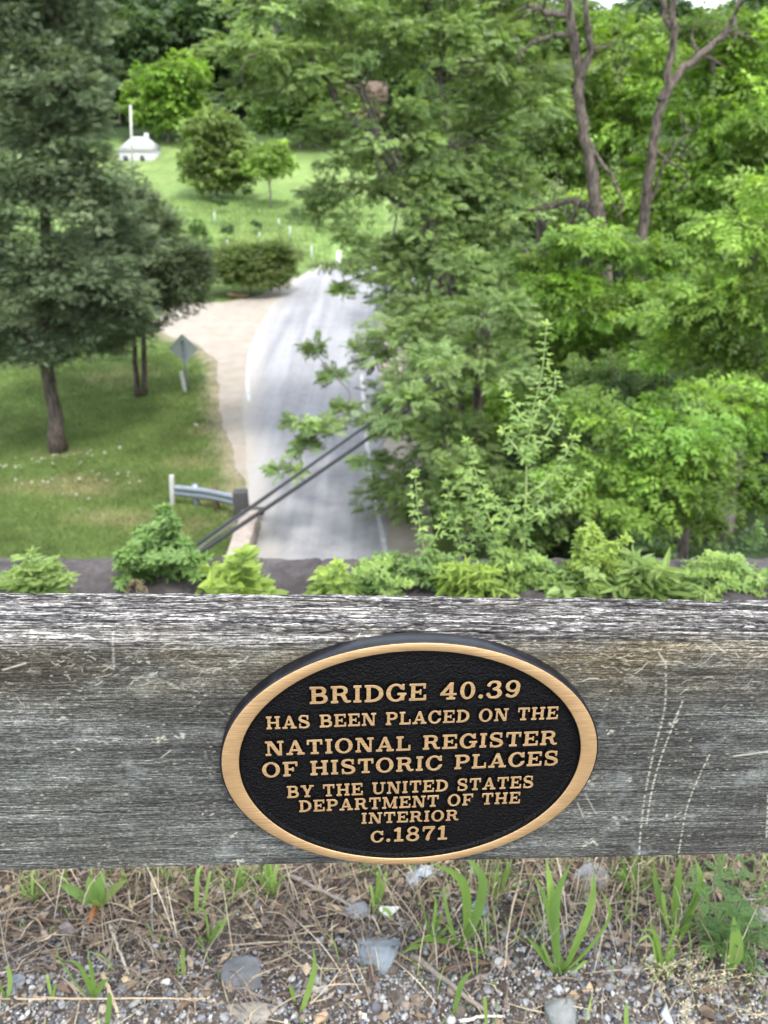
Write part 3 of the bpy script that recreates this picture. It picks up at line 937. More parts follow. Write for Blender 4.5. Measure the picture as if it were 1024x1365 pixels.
def loft(rings, close_top=False, close_bot=False):
    V = np.concatenate(rings); F = []
    i = np.arange(SEG)
    for k in range(len(rings) - 1):
        F.append(np.stack([k * SEG + i, k * SEG + (i + 1) % SEG, (k + 1) * SEG + (i + 1) % SEG, (k + 1) * SEG + i], -1))
    out = [np.concatenate(F)]
    if close_bot: out.append(i[::-1][None])
    if close_top: out.append((i + (len(rings) - 1) * SEG)[None])
    return V, out
BW = 0.0108
mb_, N, L, b = new_mat("black_enamel")
gv = objco(N, L)
f = noise(N, L, 520, 3, gv, 0.6)
L.new(ramp(N, L, noise(N, L, 1400, 2, gv, 0.5), [(0.0, (0.0018, 0.0017, 0.0020)), (0.70, (0.0025, 0.0024, 0.0027)), (0.76, (0.05, 0.05, 0.055))]), b.inputs["Base Color"])
b.inputs["Roughness"].default_value = 0.36
b.inputs["Specular IOR Level"].default_value = 0.13
bump(N, L, b, f, 1.0, 0.002)
mr, N, L, b = new_mat("black_rim_enamel")
gv = objco(N, L)
f = noise(N, L, 60, 5, gv, 0.65)
L.new(ramp(N, L, f, [(0.40, (0.004, 0.004, 0.006)), (0.66, (0.010, 0.011, 0.016)), (0.80, (0.12, 0.13, 0.15))]), b.inputs["Base Color"])  # pale blue-grey end of the ramp paints highlights into the black rim
b.inputs["Roughness"].default_value = 0.40
b.inputs["Specular IOR Level"].default_value = 0.3
bump(N, L, b, noise(N, L, 700, 3, gv), 0.3, 0.0006)
mz, N, L, b = new_mat("brushed_bronze")
fx = noise(N, L, 1.0, 4, objco(N, L, (28, 2600, 60)), 0.6)
f2 = noise(N, L, 90, 4, objco(N, L), 0.6)
c = ramp(N, L, fx, [(0.3, (0.23, 0.142, 0.066)), (0.5, (0.40, 0.256, 0.124)), (0.7, (0.59, 0.41, 0.225))])
c = mixc(N, L, 0.35, c, ramp(N, L, f2, [(0.3, (0.8, 0.78, 0.75)), (0.7, (1.1, 1.1, 1.1))]), 'MULTIPLY')
L.new(c, b.inputs["Base Color"])
b.inputs["Metallic"].default_value = 0.55
b.inputs["Roughness"].default_value = 0.5
bump(N, L, b, fx, 0.25, 0.0004)
V, F = loft([oval(0.0012, 0.0), oval(0.0, 0.0010), oval(0.0, PT - 0.0012), oval(0.0008, PT - 0.0002), oval(0.0013, PT - 0.0002)])
V2, F2 = loft([oval(BW + 0.0002, PT - 0.0002), oval(BW + 0.0005, PT - 0.0034), oval(BW + 0.0014, PT - 0.0044), oval(BW + 0.0024, PT - 0.0046)])
k = 26                                           # inner floor as concentric rings
fl = [oval(BW + 0.0024, PT - 0.0046, 1.0 - j / k) for j in range(0, k)]
V3, F3 = loft(fl, close_top=True)
m = MB(); m.add(V, F); m.add(V2, F2); m.add(V3, F3)
Vb, Fb, Cb = m.arrays()
nside = sum(len(f) for f in F)
body = mesh("body", Vb, Fb, [mb_, mr], PLQ, smooth_=True)
pc = np.array([0.0] * (len(body.data.polygons) * 3)); body.data.polygons.foreach_get("center", pc); pc = pc.reshape(-1, 3)
rad = np.sqrt((pc[:, 0] / A0) ** 2 + (pc[:, 1] / B0) ** 2)
body.data.polygons.foreach_set("material_index", (rad > 0.97).astype(np.int32))
body.matrix_local = PML
V, F = loft([oval(0.0011, PT - 0.0003), oval(0.0012, PT), oval(0.0018, PT + 0.0003), oval(BW - 0.0006, PT + 0.0003), oval(BW, PT), oval(BW + 0.0001, PT - 0.0008)])
bor = mesh("border", V, F, mz, PLQ, smooth_=False); bor.matrix_local = PML

# lettering: slab-serif capitals rasterised, traced and extruded as raised metal
RES = 120
def glyph_field(w, ops):
    pad = 0.2
    W = int((w + 2 * pad) * RES); Hh = int((1 + 2 * pad) * RES)
    x = (np.arange(W) + 0.5) / RES - pad; y = (np.arange(Hh) + 0.5) / RES - pad
    X_, Y_ = np.meshgrid(x, y)
    B = np.zeros((Hh, W), bool)
    for op in ops:
        k = op[0]
        if k == 'b' or k == '-b':
            M = (X_ >= op[1]) & (X_ <= op[3]) & (Y_ >= op[2]) & (Y_ <= op[4])
        elif k == 'p':
            P = op[1]; M = np.ones_like(B); sgn = 0
            ar = sum(P[i][0] * P[(i + 1) % len(P)][1] - P[(i + 1) % len(P)][0] * P[i][1] for i in range(len(P)))
            for i in range(len(P)):
                a, b_ = P[i], P[(i + 1) % len(P)]
                cr_ = (b_[0] - a[0]) * (Y_ - a[1]) - (b_[1] - a[1]) * (X_ - a[0])
                M &= (cr_ >= 0) if ar > 0 else (cr_ <= 0)
        elif k == 'e':                           # ring: cx cy rx ry tx ty
            _, cx, cy, rx, ry, tx, ty = op
            M = (((X_ - cx) / rx) ** 2 + ((Y_ - cy) / ry) ** 2 <= 1) & ~(((X_ - cx) / (rx - tx)) ** 2 + ((Y_ - cy) / (ry - ty)) ** 2 <= 1)
        elif k == 'd':                           # bowl: x0 y0 x1 y1 tx ty
            _, x0, y0, x1, y1, tx, ty = op
            def half(x0, y0, x1, y1):
                r = min((y1 - y0) * 0.62, (x1 - x0) * 0.95); cx = x1 - r; cy = (y0 + y1) / 2
                return (X_ >= x0) & (Y_ >= y0) & (Y_ <= y1) & ((X_ <= cx) | ((np.abs(X_ - cx) / r) ** 2.2 + (np.abs(Y_ - cy) / ((y1 - y0) / 2)) ** 2.2 <= 1))
            M = half(x0, y0, x1, y1) & ~half(x0, y0 + ty, x1 - tx, y1 - ty)
        elif k == 's':                           # stroke: points, widths
            P = spline(np.array([(*q, 0) for q in op[1]]), 70)[:, :2]
            w_ = np.interp(np.linspace(0, 1, 70), np.linspace(0, 1, len(op[2])), op[2]) / 2
            M = np.zeros_like(B)
            for q, r in zip(P, w_):
                M |= (X_ - q[0]) ** 2 + (Y_ - q[1]) ** 2 <= r * r
        if k.startswith('-'):
            B &= ~M
        else:
            B |= M
    A = B.astype(float)
    ker = np.exp(-0.5 * (np.arange(-5, 6) / 1.7) ** 2); ker /= ker.sum()
    A = np.apply_along_axis(lambda q: np.convolve(q, ker, 'same'), 0, A)
    A = np.apply_along_axis(lambda q: np.convolve(q, ker, 'same'), 1, A)
    return A, pad

def contours(A):
    """marching squares, chained into closed loops (x, y in cells)"""
    H, W = A.shape
    nxt = {}
    Bn = A > 0.5
    mixed = np.argwhere((Bn[:-1, :-1].astype(int) + Bn[:-1, 1:] + Bn[1:, :-1] + Bn[1:, 1:]) % 4 != 0)
    def cut(i0, j0, i1, j1):
        a, b_ = A[i0, j0], A[i1, j1]
        t = (0.5 - a) / (b_ - a)
        return (i0 + (i1 - i0) * t, j0 + (j1 - j0) * t)
    pts = {}
    for i, j in mixed:
        v = (Bn[i, j], Bn[i, j + 1], Bn[i + 1, j + 1], Bn[i + 1, j])
        E_ = [('h', i, j), ('v', i, j + 1), ('h', i + 1, j), ('v', i, j)]
        ends = [((i, j), (i, j + 1)), ((i, j + 1), (i + 1, j + 1)), ((i + 1, j + 1), (i + 1, j)), ((i + 1, j), (i, j))]
        ins, outs = [], []
        for e in range(4):
            a, b_ = v[e], v[(e + 1) % 4]
            if a != b_:
                (i0, j0), (i1, j1) = ends[e]
                pts[E_[e]] = cut(i0, j0, i1, j1)
                (outs if a else ins).append(E_[e])
        for p, q in zip(outs, ins):
            nxt[p] = q
    loops = []
    while nxt:
        s = next(iter(nxt)); lp = [s]; q = nxt.pop(s)
        while q != s and q in nxt:
            lp.append(q); q = nxt.pop(q)
        loops.append([pts[e] for e in lp])
    return loops

SH = 0.13; TV = 0.20; TH_ = 0.125
def stem(x, w=TV, l=0.09, r=0.09, top=True, bot=True):
    o = [('b', x, 0, x + w, 1)]
    if bot: o.append(('b', x - l, 0, x + w + r, SH))
    if top: o.append(('b', x - l, 1 - SH, x + w + r, 1))
    return o
G = {}
G['B'] = (0.88, stem(0.10, r=0.05) + [('d', 0.2, 0.475, 0.80, 1, 0.19, TH_), ('d', 0.2, 0, 0.87, 0.56, 0.20, TH_)])
G['R'] = (0.95, stem(0.10, r=0.07) + [('d', 0.2, 0.44, 0.82, 1, 0.19, TH_), ('s', [(0.50, 0.50), (0.62, 0.40), (0.70, 0.18), (0.80, 0.075), (0.93, 0.09)], [0.14, 0.2, 0.19, 0.14, 0.1])])
G['P'] = (0.84, stem(0.10) + [('d', 0.2, 0.40, 0.83, 1, 0.20, TH_)])
G['D'] = (0.92, stem(0.10, r=0.03) + [('d', 0.2, 0, 0.91, 1, 0.21, TH_)])
G['I'] = (0.42, stem(0.11))
G['H'] = (0.98, stem(0.10) + stem(0.68) + [('b', 0.2, 0.44, 0.8, 0.56)])
G['N'] = (1.0, stem(0.12, 0.12, 0.12, 0.07, top=False) + stem(0.77, 0.12, 0.12, 0.11, bot=False) + [('b', 0.0, 1 - SH, 0.3, 1), ('p', [(0.10, 1), (0.36, 1), (0.89, 0), (0.66, 0)])])
G['M'] = (1.14, stem(0.12, 0.12, 0.12, 0.07, top=False) + stem(0.83, TV, 0.09, 0.10, top=False) + [('b', 0.0, 1 - SH, 0.32, 1), ('b', 0.82, 1 - SH, 1.13, 1), ('p', [(0.12, 1), (0.34, 1), (0.66, 0.08), (0.50, 0.08)]), ('p', [(0.86, 1), (1.0, 1), (0.61, 0.08), (0.53, 0.08)])])
G['A'] = (0.98, [('p', [(0.10, 0.06), (0.235, 0.06), (0.50, 0.86), (0.44, 1.0), (0.42, 1.0)]), ('p', [(0.42, 1.0), (0.58, 1.0), (0.91, 0.06), (0.68, 0.06), (0.40, 0.92)]), ('b', 0.25, 0.27, 0.72, 0.385), ('b', 0, 0, 0.36, SH), ('b', 0.58, 0, 0.99, SH), ('b', 0.42, 0.88, 0.58, 1)])
G['E'] = (0.84, stem(0.10, r=0) + [('b', 0.2, 0, 0.83, SH), ('b', 0.2, 1 - SH, 0.80, 1), ('b', 0.2, 0.445, 0.58, 0.555), ('b', 0.72, 0, 0.84, 0.33), ('b', 0.69, 0.70, 0.81, 1), ('b', 0.51, 0.35, 0.60, 0.65)])
G['F'] = (0.80, stem(0.10, r=0.12, top=False) + [('b', 0.01, 1 - SH, 0.79, 1), ('b', 0.2, 0.42, 0.58, 0.535), ('b', 0.68, 0.68, 0.80, 1), ('b', 0.50, 0.33, 0.60, 0.62)])
G['L'] = (0.80, stem(0.10, r=0.11) + [('b', 0.2, 0, 0.79, SH), ('b', 0.68, 0, 0.80, 0.38)])
G['T'] = (0.86, stem(0.33, top=False, l=0.12, r=0.12) + [('b', 0.02, 1 - SH, 0.84, 1), ('b', 0.01, 0.66, 0.125, 1), ('b', 0.735, 0.66, 0.85, 1)])
G['Y'] = (0.94, [('b', 0.37, 0, 0.57, 0.5), ('b', 0.26, 0, 0.68, SH), ('p', [(0.06, 1), (0.30, 1), (0.57, 0.45), (0.57, 0.30), (0.37, 0.40)]), ('p', [(0.72, 1), (0.87, 1), (0.57, 0.35), (0.47, 0.35), (0.44, 0.47)]), ('b', 0, 1 - SH, 0.38, 1), ('b', 0.62, 1 - SH, 0.95, 1)])
G['U'] = (0.98, [('b', 0.10, 0.40, 0.30, 1), ('b', 0.72, 0.40, 0.85, 1), ('b', 0.0, 1 - SH, 0.41, 1), ('b', 0.61, 1 - SH, 0.98, 1), ('s', [(0.20, 0.46), (0.205, 0.28), (0.30, 0.11), (0.48, 0.062), (0.66, 0.11), (0.77, 0.28), (0.785, 0.46)], [0.2, 0.2, 0.16, 0.13, 0.13, 0.13, 0.13])])
G['O'] = (0.98, [('e', 0.48, 0.5, 0.48, 0.525, 0.215, 0.115)])
G['C'] = (0.92, [('e', 0.47, 0.5, 0.47, 0.525, 0.215, 0.12), ('-b', 0.60, 0.36, 1.2, 0.68), ('b', 0.76, 0.64, 0.88, 1.0), ('s', [(0.62, 0.10), (0.76, 0.17), (0.86, 0.34)], [0.14, 0.13, 0.11])])
G['G'] = (0.98, [('e', 0.47, 0.5, 0.47, 0.525, 0.215, 0.12), ('-b', 0.58, 0.46, 1.2, 0.70), ('b', 0.76, 0.66, 0.88, 1.0), ('b', 0.70, 0.05, 0.88, 0.46), ('b', 0.54, 0.36, 0.98, 0.48)])
G['S'] = (0.80, [('s', [(0.66, 0.80), (0.56, 0.93), (0.38, 0.965), (0.19, 0.92), (0.12, 0.76), (0.20, 0.60), (0.42, 0.51), (0.62, 0.41), (0.70, 0.25), (0.60, 0.09), (0.40, 0.035), (0.22, 0.07), (0.11, 0.22)], [0.1, 0.12, 0.12, 0.15, 0.19, 0.21, 0.22, 0.21, 0.19, 0.15, 0.12, 0.12, 0.1]), ('b', 0.60, 0.66, 0.71, 1.0), ('b', 0.06, 0.0, 0.17, 0.36)])
G['0'] = (0.76, [('e', 0.38, 0.5, 0.37, 0.52, 0.20, 0.11)])
G['1'] = (0.60, [('b', 0.22, 0, 0.42, 1), ('b', 0.05, 0, 0.59, SH), ('p', [(0.03, 0.84), (0.24, 1.0), (0.30, 1.0), (0.30, 0.84)]), ('b', 0.03, 0.74, 0.3, 0.86)])
G['3'] = (0.78, [('s', [(0.10, 0.78), (0.20, 0.93), (0.38, 0.96), (0.56, 0.90), (0.60, 0.75), (0.52, 0.60), (0.34, 0.54)], [0.19, 0.13, 0.12, 0.18, 0.2, 0.17, 0.12]), ('s', [(0.34, 0.54), (0.56, 0.48), (0.66, 0.28), (0.56, 0.09), (0.36, 0.04), (0.18, 0.07), (0.09, 0.22)], [0.12, 0.17, 0.22, 0.17, 0.12, 0.13, 0.2])])
G['4'] = (0.84, [('b', 0.45, 0, 0.64, 1), ('b', 0.32, 0, 0.76, SH * 0.9), ('b', 0.01, 0.24, 0.82, 0.36), ('p', [(0.01, 0.24), (0.01, 0.36), (0.48, 1.0), (0.56, 1.0), (0.56, 0.84), (0.16, 0.28)])])
G['7'] = (0.76, [('b', 0.04, 0.83, 0.74, 1), ('b', 0.04, 0.66, 0.15, 1), ('s', [(0.68, 0.90), (0.50, 0.62), (0.38, 0.34), (0.35, 0.10)], [0.12, 0.15, 0.19, 0.23])])
G['8'] = (0.78, [('e', 0.39, 0.755, 0.325, 0.265, 0.155, 0.10), ('e', 0.39, 0.27, 0.38, 0.29, 0.19, 0.11)])
G['9'] = (0.78, [('e', 0.38, 0.67, 0.36, 0.35, 0.19, 0.11), ('s', [(0.64, 0.66), (0.63, 0.40), (0.52, 0.14), (0.32, 0.05), (0.14, 0.14)], [0.19, 0.19, 0.16, 0.12, 0.18])])
G['.'] = (0.30, [('e', 0.15, 0.115, 0.115, 0.115, 0.114, 0.114)])
GC = {}
for k_, (w, ops) in G.items():
    A, pad = glyph_field(w, ops)
    lps = []
    for lp in contours(A):
        lp = np.array(lp)
        if len(lp) < 12: continue
        q = np.stack([(lp[:, 1] + 0.5) / RES - pad, (lp[:, 0] + 0.5) / RES - pad], -1)
        lps.append(q[::2])
    GC[k_] = (w, lps)
LINES = [('BRIDGE 40.39', -0.05594, -0.05822, 0.11067, -0.05242, 0.01623), ('HAS BEEN PLACED ON THE', -0.08958, -0.08194, 0.14409, -0.07367, 0.01242),
         ('NATIONAL REGISTER', -0.09038, -0.10771, 0.14656, -0.09927, 0.01453), ('OF HISTORIC PLACES', -0.09305, -0.12911, 0.15034, -0.12002, 0.0149),
         ('BY THE UNITED STATES', -0.07322, -0.15067, 0.1323, -0.1434, 0.01266), ('DEPARTMENT OF THE', -0.06321, -0.16562, 0.12282, -0.15988, 0.01247),
         ('INTERIOR', -0.01109, -0.17933, 0.07133, -0.1774, 0.01184), ('C.1871', -0.00229, -0.20008, 0.0636, -0.19832, 0.01577)]
for (txt, u0, v0, u1, v1, ch) in LINES:
    ch *= 0.97 * PK
    pc0 = np.array([0.0313, -0.1145])
    (u0, v0), (u1, v1) = [(np.array(q) - pc0) * PK + pc0 + DV for q in ((u0, v0), (u1, v1))]
    gap, sp_ = 0.13, 0.55
    def adv(i, t):
        if t == ' ': return sp_
        k = 0.80 if (txt == 'C.1871' and t == 'C') else 1.0
        return GC[t][0] * k + gap
    tot = sum(adv(i, t) for i, t in enumerate(txt)) - gap
    d = np.array([u1 - u0, v1 - v0]); Ln = np.linalg.norm(d); d /= Ln
    sx = Ln / tot
    nrm2 = np.array([-d[1], d[0]])
    cu = bpy.data.curves.new("lettering_curve", 'CURVE')
    cu.dimensions = '2D'; cu.fill_mode = 'BOTH'; cu.extrude = 0.0023; cu.bevel_depth = 0.00022; cu.bevel_resolution = 1; cu.offset = -0.00018
    pen = 0.0
    for i, t in enumerate(txt):
        if t != ' ':
            w, lps = GC[t]
            k = 0.80 if (txt == 'C.1871' and t == 'C') else 1.0
            for lp in lps:
                s = cu.splines.new('POLY'); s.use_cyclic_u = True
                s.points.add(len(lp) - 1)
                xy = np.array([u0, v0])[None] + (pen + lp[:, :1] * k) * sx * d[None] + lp[:, 1:] * k * ch * nrm2[None]
                for p, q in zip(s.points, xy):
                    p.co = (q[0], q[1], 0, 1)
        pen += adv(i, t)
    tmp = bpy.data.objects.new("tmp_curve", cu)
    COL.objects.link(tmp)
    dg = bpy.context.evaluated_depsgraph_get()
    me = bpy.data.meshes.new_from_object(tmp.evaluated_get(dg))
    bpy.data.objects.remove(tmp)
    bpy.data.curves.remove(cu)
    me.materials.clear(); me.materials.append(mz); me.materials.append(mb_)
    for p in me.polygons:
        p.material_index = 0 if p.normal.z > 0.3 else 1
        p.use_smooth = False
    o = link(bpy.data.objects.new("lettering", me), PLQ)
    o.matrix_local = Matrix.Translation(-Vector(PLQ.location)) @ RM @ Matrix.Translation((0, 0, PT - 0.0022))

# ------------------------------------------------------------------ trees
BRIGHT = ((0.100, 0.195, 0.030), (0.235, 0.350, 0.062))
FRESH = ((0.130, 0.225, 0.038), (0.265, 0.375, 0.078))
LOCUST = ((0.120, 0.188, 0.068), (0.258, 0.345, 0.122))
MIDG = ((0.070, 0.125, 0.032), (0.140, 0.210, 0.055))
CEDAR = ((0.066, 0.106, 0.048), (0.275, 0.340, 0.195))
CEDAR2 = ((0.046, 0.070, 0.032), (0.140, 0.180, 0.090))
DARKG = ((0.036, 0.070, 0.024), (0.080, 0.130, 0.042))

def gbase(px, D, dz=0.0):
    x = 0.0
    for k in range(8):
        z = float(hz(x, D)); x = (px - 512) / FPX * (D * CT - (z - EYE[2]) * ST)
    return np.array([x, D, z + dz])

# left: the two dark conifers on the lawn
b0 = ground(78, 600)
D0 = b0[1]
tree("cedar_tree", "large dark blue-green conifer with a bare brown trunk on the left lawn", "tree", b0,
     [lobe(50, -40, D0, 85, 90), lobe(70, 60, D0 + .5, 75, 75), lobe(0, 120, D0 - .5, 100, 90), lobe(85, 165, D0 + .6, 56, 55), lobe(20, 250, D0 - .6, 100, 80), lobe(118, 100, D0 + .6, 30, 34), lobe(120, 205, D0 + .4, 26, 20),
      lobe(100, 275, D0 - .2, 80, 65), lobe(90, 375, D0 - .6, 85, 65), lobe(5, 400, D0 - .3, 90, 75), lobe(55, 450, D0 + 1.4, 60, 40), lobe(-60, 330, D0, 80, 120), lobe(120, 262, D0, 40, 36), lobe(140, 400, D0 + .8, 55, 40), lobe(105, 440, D0 + .4, 62, 34), lobe(20, 470, D0 + .2, 55, 26), lobe(170, 430, D0 + 1.6, 45, 30), lobe(0, 20, D0, 100, 90), lobe(30, 478, D0 - .3, 62, 22), lobe(110, 462, D0 + 1.2, 50, 24), lobe(150, 452, D0 + 2.4, 48, 24), lobe(160, 330, D0 + 1.5, 50, 60), lobe(70, 120, D0 - 1.0, 62, 58), lobe(60, 180, D0 - .8, 60, 50)],
     SPRAY, CEDAR, 0.25, 26, 0.46, 5.4, trunk=[b0, at(72, 540, D0), at(60, 470, D0), at(62, 380, D0), at(58, 200, D0), at(55, 20, D0), at(52, -90, D0)], r0=0.255,
     bark=BARK_CEDAR, leafmat=NEEDLE, flat=0.42, droop=0.12, jit=0.2, cvar=0.30, twigs=0.35, lim0=6)
b1 = ground(184, 528)
D1 = b1[1]
tree("cedar_tree", "broad dull green conifer with twin slim trunks behind the large one, beside the road sign", "tree", b1,
     [lobe(178, 265, D1, 28, 24), lobe(195, 310, D1, 52, 42), lobe(150, 290, D1 + 1, 60, 60), lobe(225, 360, D1 - .3, 58, 45), lobe(180, 375, D1 - .8, 75, 50), lobe(120, 380, D1 + .5, 70, 55),
      lobe(240, 395, D1, 42, 28), lobe(130, 440, D1 + .2, 52, 26), lobe(255, 360, D1 - .2, 28, 30), lobe(185, 440, D1 + .8, 36, 16), lobe(150, 425, D1 - .2, 60, 28), lobe(205, 412, D1 + .6, 50, 24)],
     SPRAY, CEDAR2, 0.23, 26, 0.42, 5.8, trunk=[b1, at(180, 470, D1), at(176, 400, D1), at(179, 320, D1), at(180, 275, D1)], r0=0.115,
     bark=BARK_CEDAR, leafmat=NEEDLE, flat=0.45, droop=0.15, jit=0.2, cvar=0.28, lim0=6)
tw = bpy.data.objects["crown.001"].parent if "crown.001" in bpy.data.objects else None
m = MB(); m.tube(spline([b1 + [0.22, 0.1, -0.2], at(192, 470, D1 + .1), at(192, 400, D1 + .1), at(204, 330, D1)], 12), np.linspace(0.125, 0.05, 12), 8)
m.build("trunk", BARK_CEDAR, tw, loc=b1, smooth_=True)

# middle: the big feathery tree that leans over the road
b2 = gbase(640, 23)
TM = dict(flat=0.34, droop=0.05, cvar=0.26, gap=0.30)
tree("locust_tree", "tall feathery grey-green tree leaning over the road with bare lower limbs", "tree", b2,
     [lobe(590, 560, 19, 85, 75), lobe(515, 575, 18, 40, 34), lobe(462, 548, 18.5, 22, 12), lobe(410, 598, 17.5, 22, 11), lobe(380, 630, 17, 12, 6), lobe(430, 572, 17.8, 20, 8), lobe(405, 562, 17.6, 16, 6), lobe(640, 470, 21, 95, 85), lobe(555, 460, 20, 62, 60), lobe(492, 470, 20, 24, 16), lobe(450, 505, 19, 18, 6), lobe(424, 463, 19.5, 12, 5),
      lobe(590, 380, 22, 95, 75), lobe(515, 345, 22, 42, 38), lobe(460, 392, 21, 14, 6), lobe(440, 350, 21.5, 24, 9), lobe(480, 370, 21.5, 22, 12), lobe(530, 280, 23, 90, 70), lobe(455, 215, 23, 40, 26), lobe(475, 262, 23, 42, 28), lobe(415, 185, 23, 28, 16), lobe(440, 285, 23, 34, 14), lobe(425, 255, 23, 28, 10), lobe(455, 315, 22.5, 28, 9), lobe(650, 300, 24, 90, 75), lobe(600, 200, 24, 95, 70), lobe(500, 170, 23, 80, 55),
      lobe(400, 110, 22, 75, 45), lobe(330, 75, 21, 60, 32), lobe(480, 60, 23, 90, 55), lobe(380, 20, 22, 75, 40), lobe(590, 70, 24, 95, 70), lobe(690, 120, 25, 70, 90), lobe(670, 20, 25, 80, 60), lobe(540, -30, 24, 110, 50),
      lobe(560, 660, 19.5, 62, 50), lobe(508, 574, 12.2, 18, 15), lobe(548, 548, 12.3, 30, 28), lobe(590, 505, 13.2, 44, 40), lobe(590, 590, 15.4, 48, 50), lobe(640, 500, 15.3, 60, 55), lobe(650, 420, 15.5, 45, 40), lobe(560, 520, 16, 40, 34), lobe(625, 650, 14.8, 45, 45), lobe(640, 640, 21, 80, 70), lobe(330, 130, 21.5, 40, 20), lobe(700, 400, 24, 50, 60), lobe(490, 612, 17.5, 20, 12)],
     PINN, LOCUST, 0.30, 26, 0.62, 2.3, trunk=[b2, at(640, 620, 22.5), at(610, 480, 22), at(590, 340, 22.5), at(540, 240, 23), at(470, 165, 23), at(410, 70, 22.5)], r0=0.34, bark=BARK_GREY, twigs=0.42, **TM)

# the two dead, mostly bare trees
def dead(name, label, D, main, r0, branches):
    base = gbase(main[0][0], D)
    root = thing(name, label, "dead tree", base)
    m = MB()
    P = [base + [0, 0, -0.3]] + [at(x, y, D) for x, y in main]
    Q = spline(P, 34)
    Q[1:] += rng.normal(0, 0.035, (33, 3))
    m.tube(Q, r0 * np.linspace(1.25, 0.42, 34), 12)
    m.build("trunk", BARK_DEAD, root, loc=base, smooth_=True)
    for br in branches:
        mb2 = MB()
        dd, r, pts = br
        B = spline([at(x, y, D + dd * k / (len(pts) - 1)) for k, (x, y) in enumerate(pts)], 14)
        B[2:] += rng.normal(0, 0.03, (12, 3))
        mb2.tube(B, np.linspace(r, r * 0.3, 14), 7)
        for k in range(5):
            i = rng.integers(4, 13)
            e = B[i] + nrm(rng.standard_normal(3)) * rng.uniform(0.4, 1.1) + [0, 0, 0.25]
            mb2.tube(spline([B[i], (B[i] + e) / 2 + rng.normal(0, 0.08, 3), e], 6), np.linspace(r * 0.35, r * 0.08, 6), 5)
        mb2.build("limb", BARK_DEAD, root, loc=base, smooth_=True)
    return root
dead("dead_tree", "dark bare trunk rising straight up in front of the woods, left of the forked one", 21, [(812, 420), (797, 285), (782, 190), (768, 90), (757, -20), (752, -90)], 0.168,
     [(1.0, 0.10, [(795, 285), (765, 268), (740, 275), (700, 280)]), (0.6, 0.07, [(762, 45), (735, 50), (705, 60), (690, 80)]), (0.5, 0.09, [(760, 20), (735, 18), (710, 10), (690, 14)]),
      (-0.6, 0.11, [(772, 110), (786, 60), (780, 10), (790, -40)]), (-0.8, 0.05, [(790, 200), (815, 235), (828, 270), (822, 290)]), (0.8, 0.06, [(770, 268), (760, 300), (750, 312)])])
dead("dead_tree", "grey bare trunk forking into two limbs in front of the bright woods", 24, [(850, 420), (858, 300), (870, 200), (886, 130), (896, 60), (900, -10), (905, -60)], 0.15,
     [(0.8, 0.15, [(880, 135), (905, 98), (940, 70), (968, 40), (990, -10)]), (0.3, 0.09, [(896, 40), (885, 15), (880, -20), (874, -50)]), (-0.5, 0.04, [(955, 55), (975, 47), (1000, 45)]),
      (0.6, 0.05, [(872, 200), (900, 220), (915, 235), (905, 255)]), (-0.5, 0.06, [(858, 300), (870, 260), (890, 210), (930, 170)])])

# right: the bright woods on the bank, nearest first
RK = dict(flat=0.42, droop=0.14, cvar=0.36, gap=0.34)
tree("leafy_tree", "bright drooping yellow-green tree low down at the right, just past the tall weed", "tree", gbase(880, 9.6),
     [lobe(820, 560, 9.6, 62, 50), lobe(880, 600, 9.2, 72, 60), lobe(950, 580, 9.8, 60, 55), lobe(810, 640, 9.0, 55, 50), lobe(890, 680, 8.6, 75, 55), lobe(970, 660, 9.0, 65, 55), lobe(1010, 560, 10, 50, 45)],
     PINL, BRIGHT, 0.20, 46, 0.50, 3.7, r0=0.12, **RK)
tree("leafy_tree", "pale yellow-green tree bushing out at the right edge, halfway up", "tree", gbase(960, 13.5),
     [lobe(990, 330, 13.5, 62, 55), lobe(1010, 410, 13, 85, 65), lobe(930, 420, 13.2, 58, 48), lobe(1000, 490, 12.8, 70, 50), lobe(915, 470, 13.6, 48, 40), lobe(1040, 280, 13.8, 60, 50)],
     PINL, FRESH, 0.26, 42, 0.62, 2.7, r0=0.2, **RK)
tree("leafy_tree", "rounded bright green tree filling the gap between the dead trunks and the weed", "tree", gbase(790, 17),
     [lobe(780, 340, 17, 55, 45), lobe(760, 410, 16.8, 58, 50), lobe(820, 400, 17.2, 55, 50), lobe(850, 350, 17.6, 42, 36), lobe(740, 360, 17.5, 40, 34), lobe(800, 460, 17, 70, 45), lobe(730, 480, 17.4, 50, 48), lobe(690, 560, 17.4, 60, 60), lobe(860, 450, 18, 55, 50)],
     PINL, BRIGHT, 0.31, 36, 0.70, 2.1, r0=0.2, **RK)
tree("leafy_tree", "dark green shaded tree behind the low drooping tree, under the pale one", "tree", gbase(900, 15),
     [lobe(900, 540, 15, 80, 55), lobe(830, 520, 15.4, 60, 50), lobe(760, 600, 15, 65, 70), lobe(980, 560, 15.5, 80, 60), lobe(710, 660, 14.5, 55, 60), lobe(650, 700, 14, 60, 45), lobe(780, 690, 13.5, 60, 40)],
     PINL, MIDG, 0.26, 30, 0.65, 2.8, r0=0.18, **RK)
tree("leafy_tree", "tall yellow-green tree at the upper right edge, behind the forked dead trunk", "tree", gbase(980, 30),
     [lobe(960, 110, 30, 75, 60), lobe(1000, 180, 29, 70, 60), lobe(920, 190, 30, 60, 55), lobe(880, 250, 30, 55, 55), lobe(950, 270, 29, 75, 55), lobe(1015, 90, 31, 60, 50), lobe(1000, 260, 29, 60, 60), lobe(890, 330, 29, 60, 55), lobe(950, 50, 31, 45, 30), lobe(960, 340, 28, 70, 50)],
     PINL, BRIGHT, 0.50, 24, 1.1, 1.15, r0=0.3, **RK)
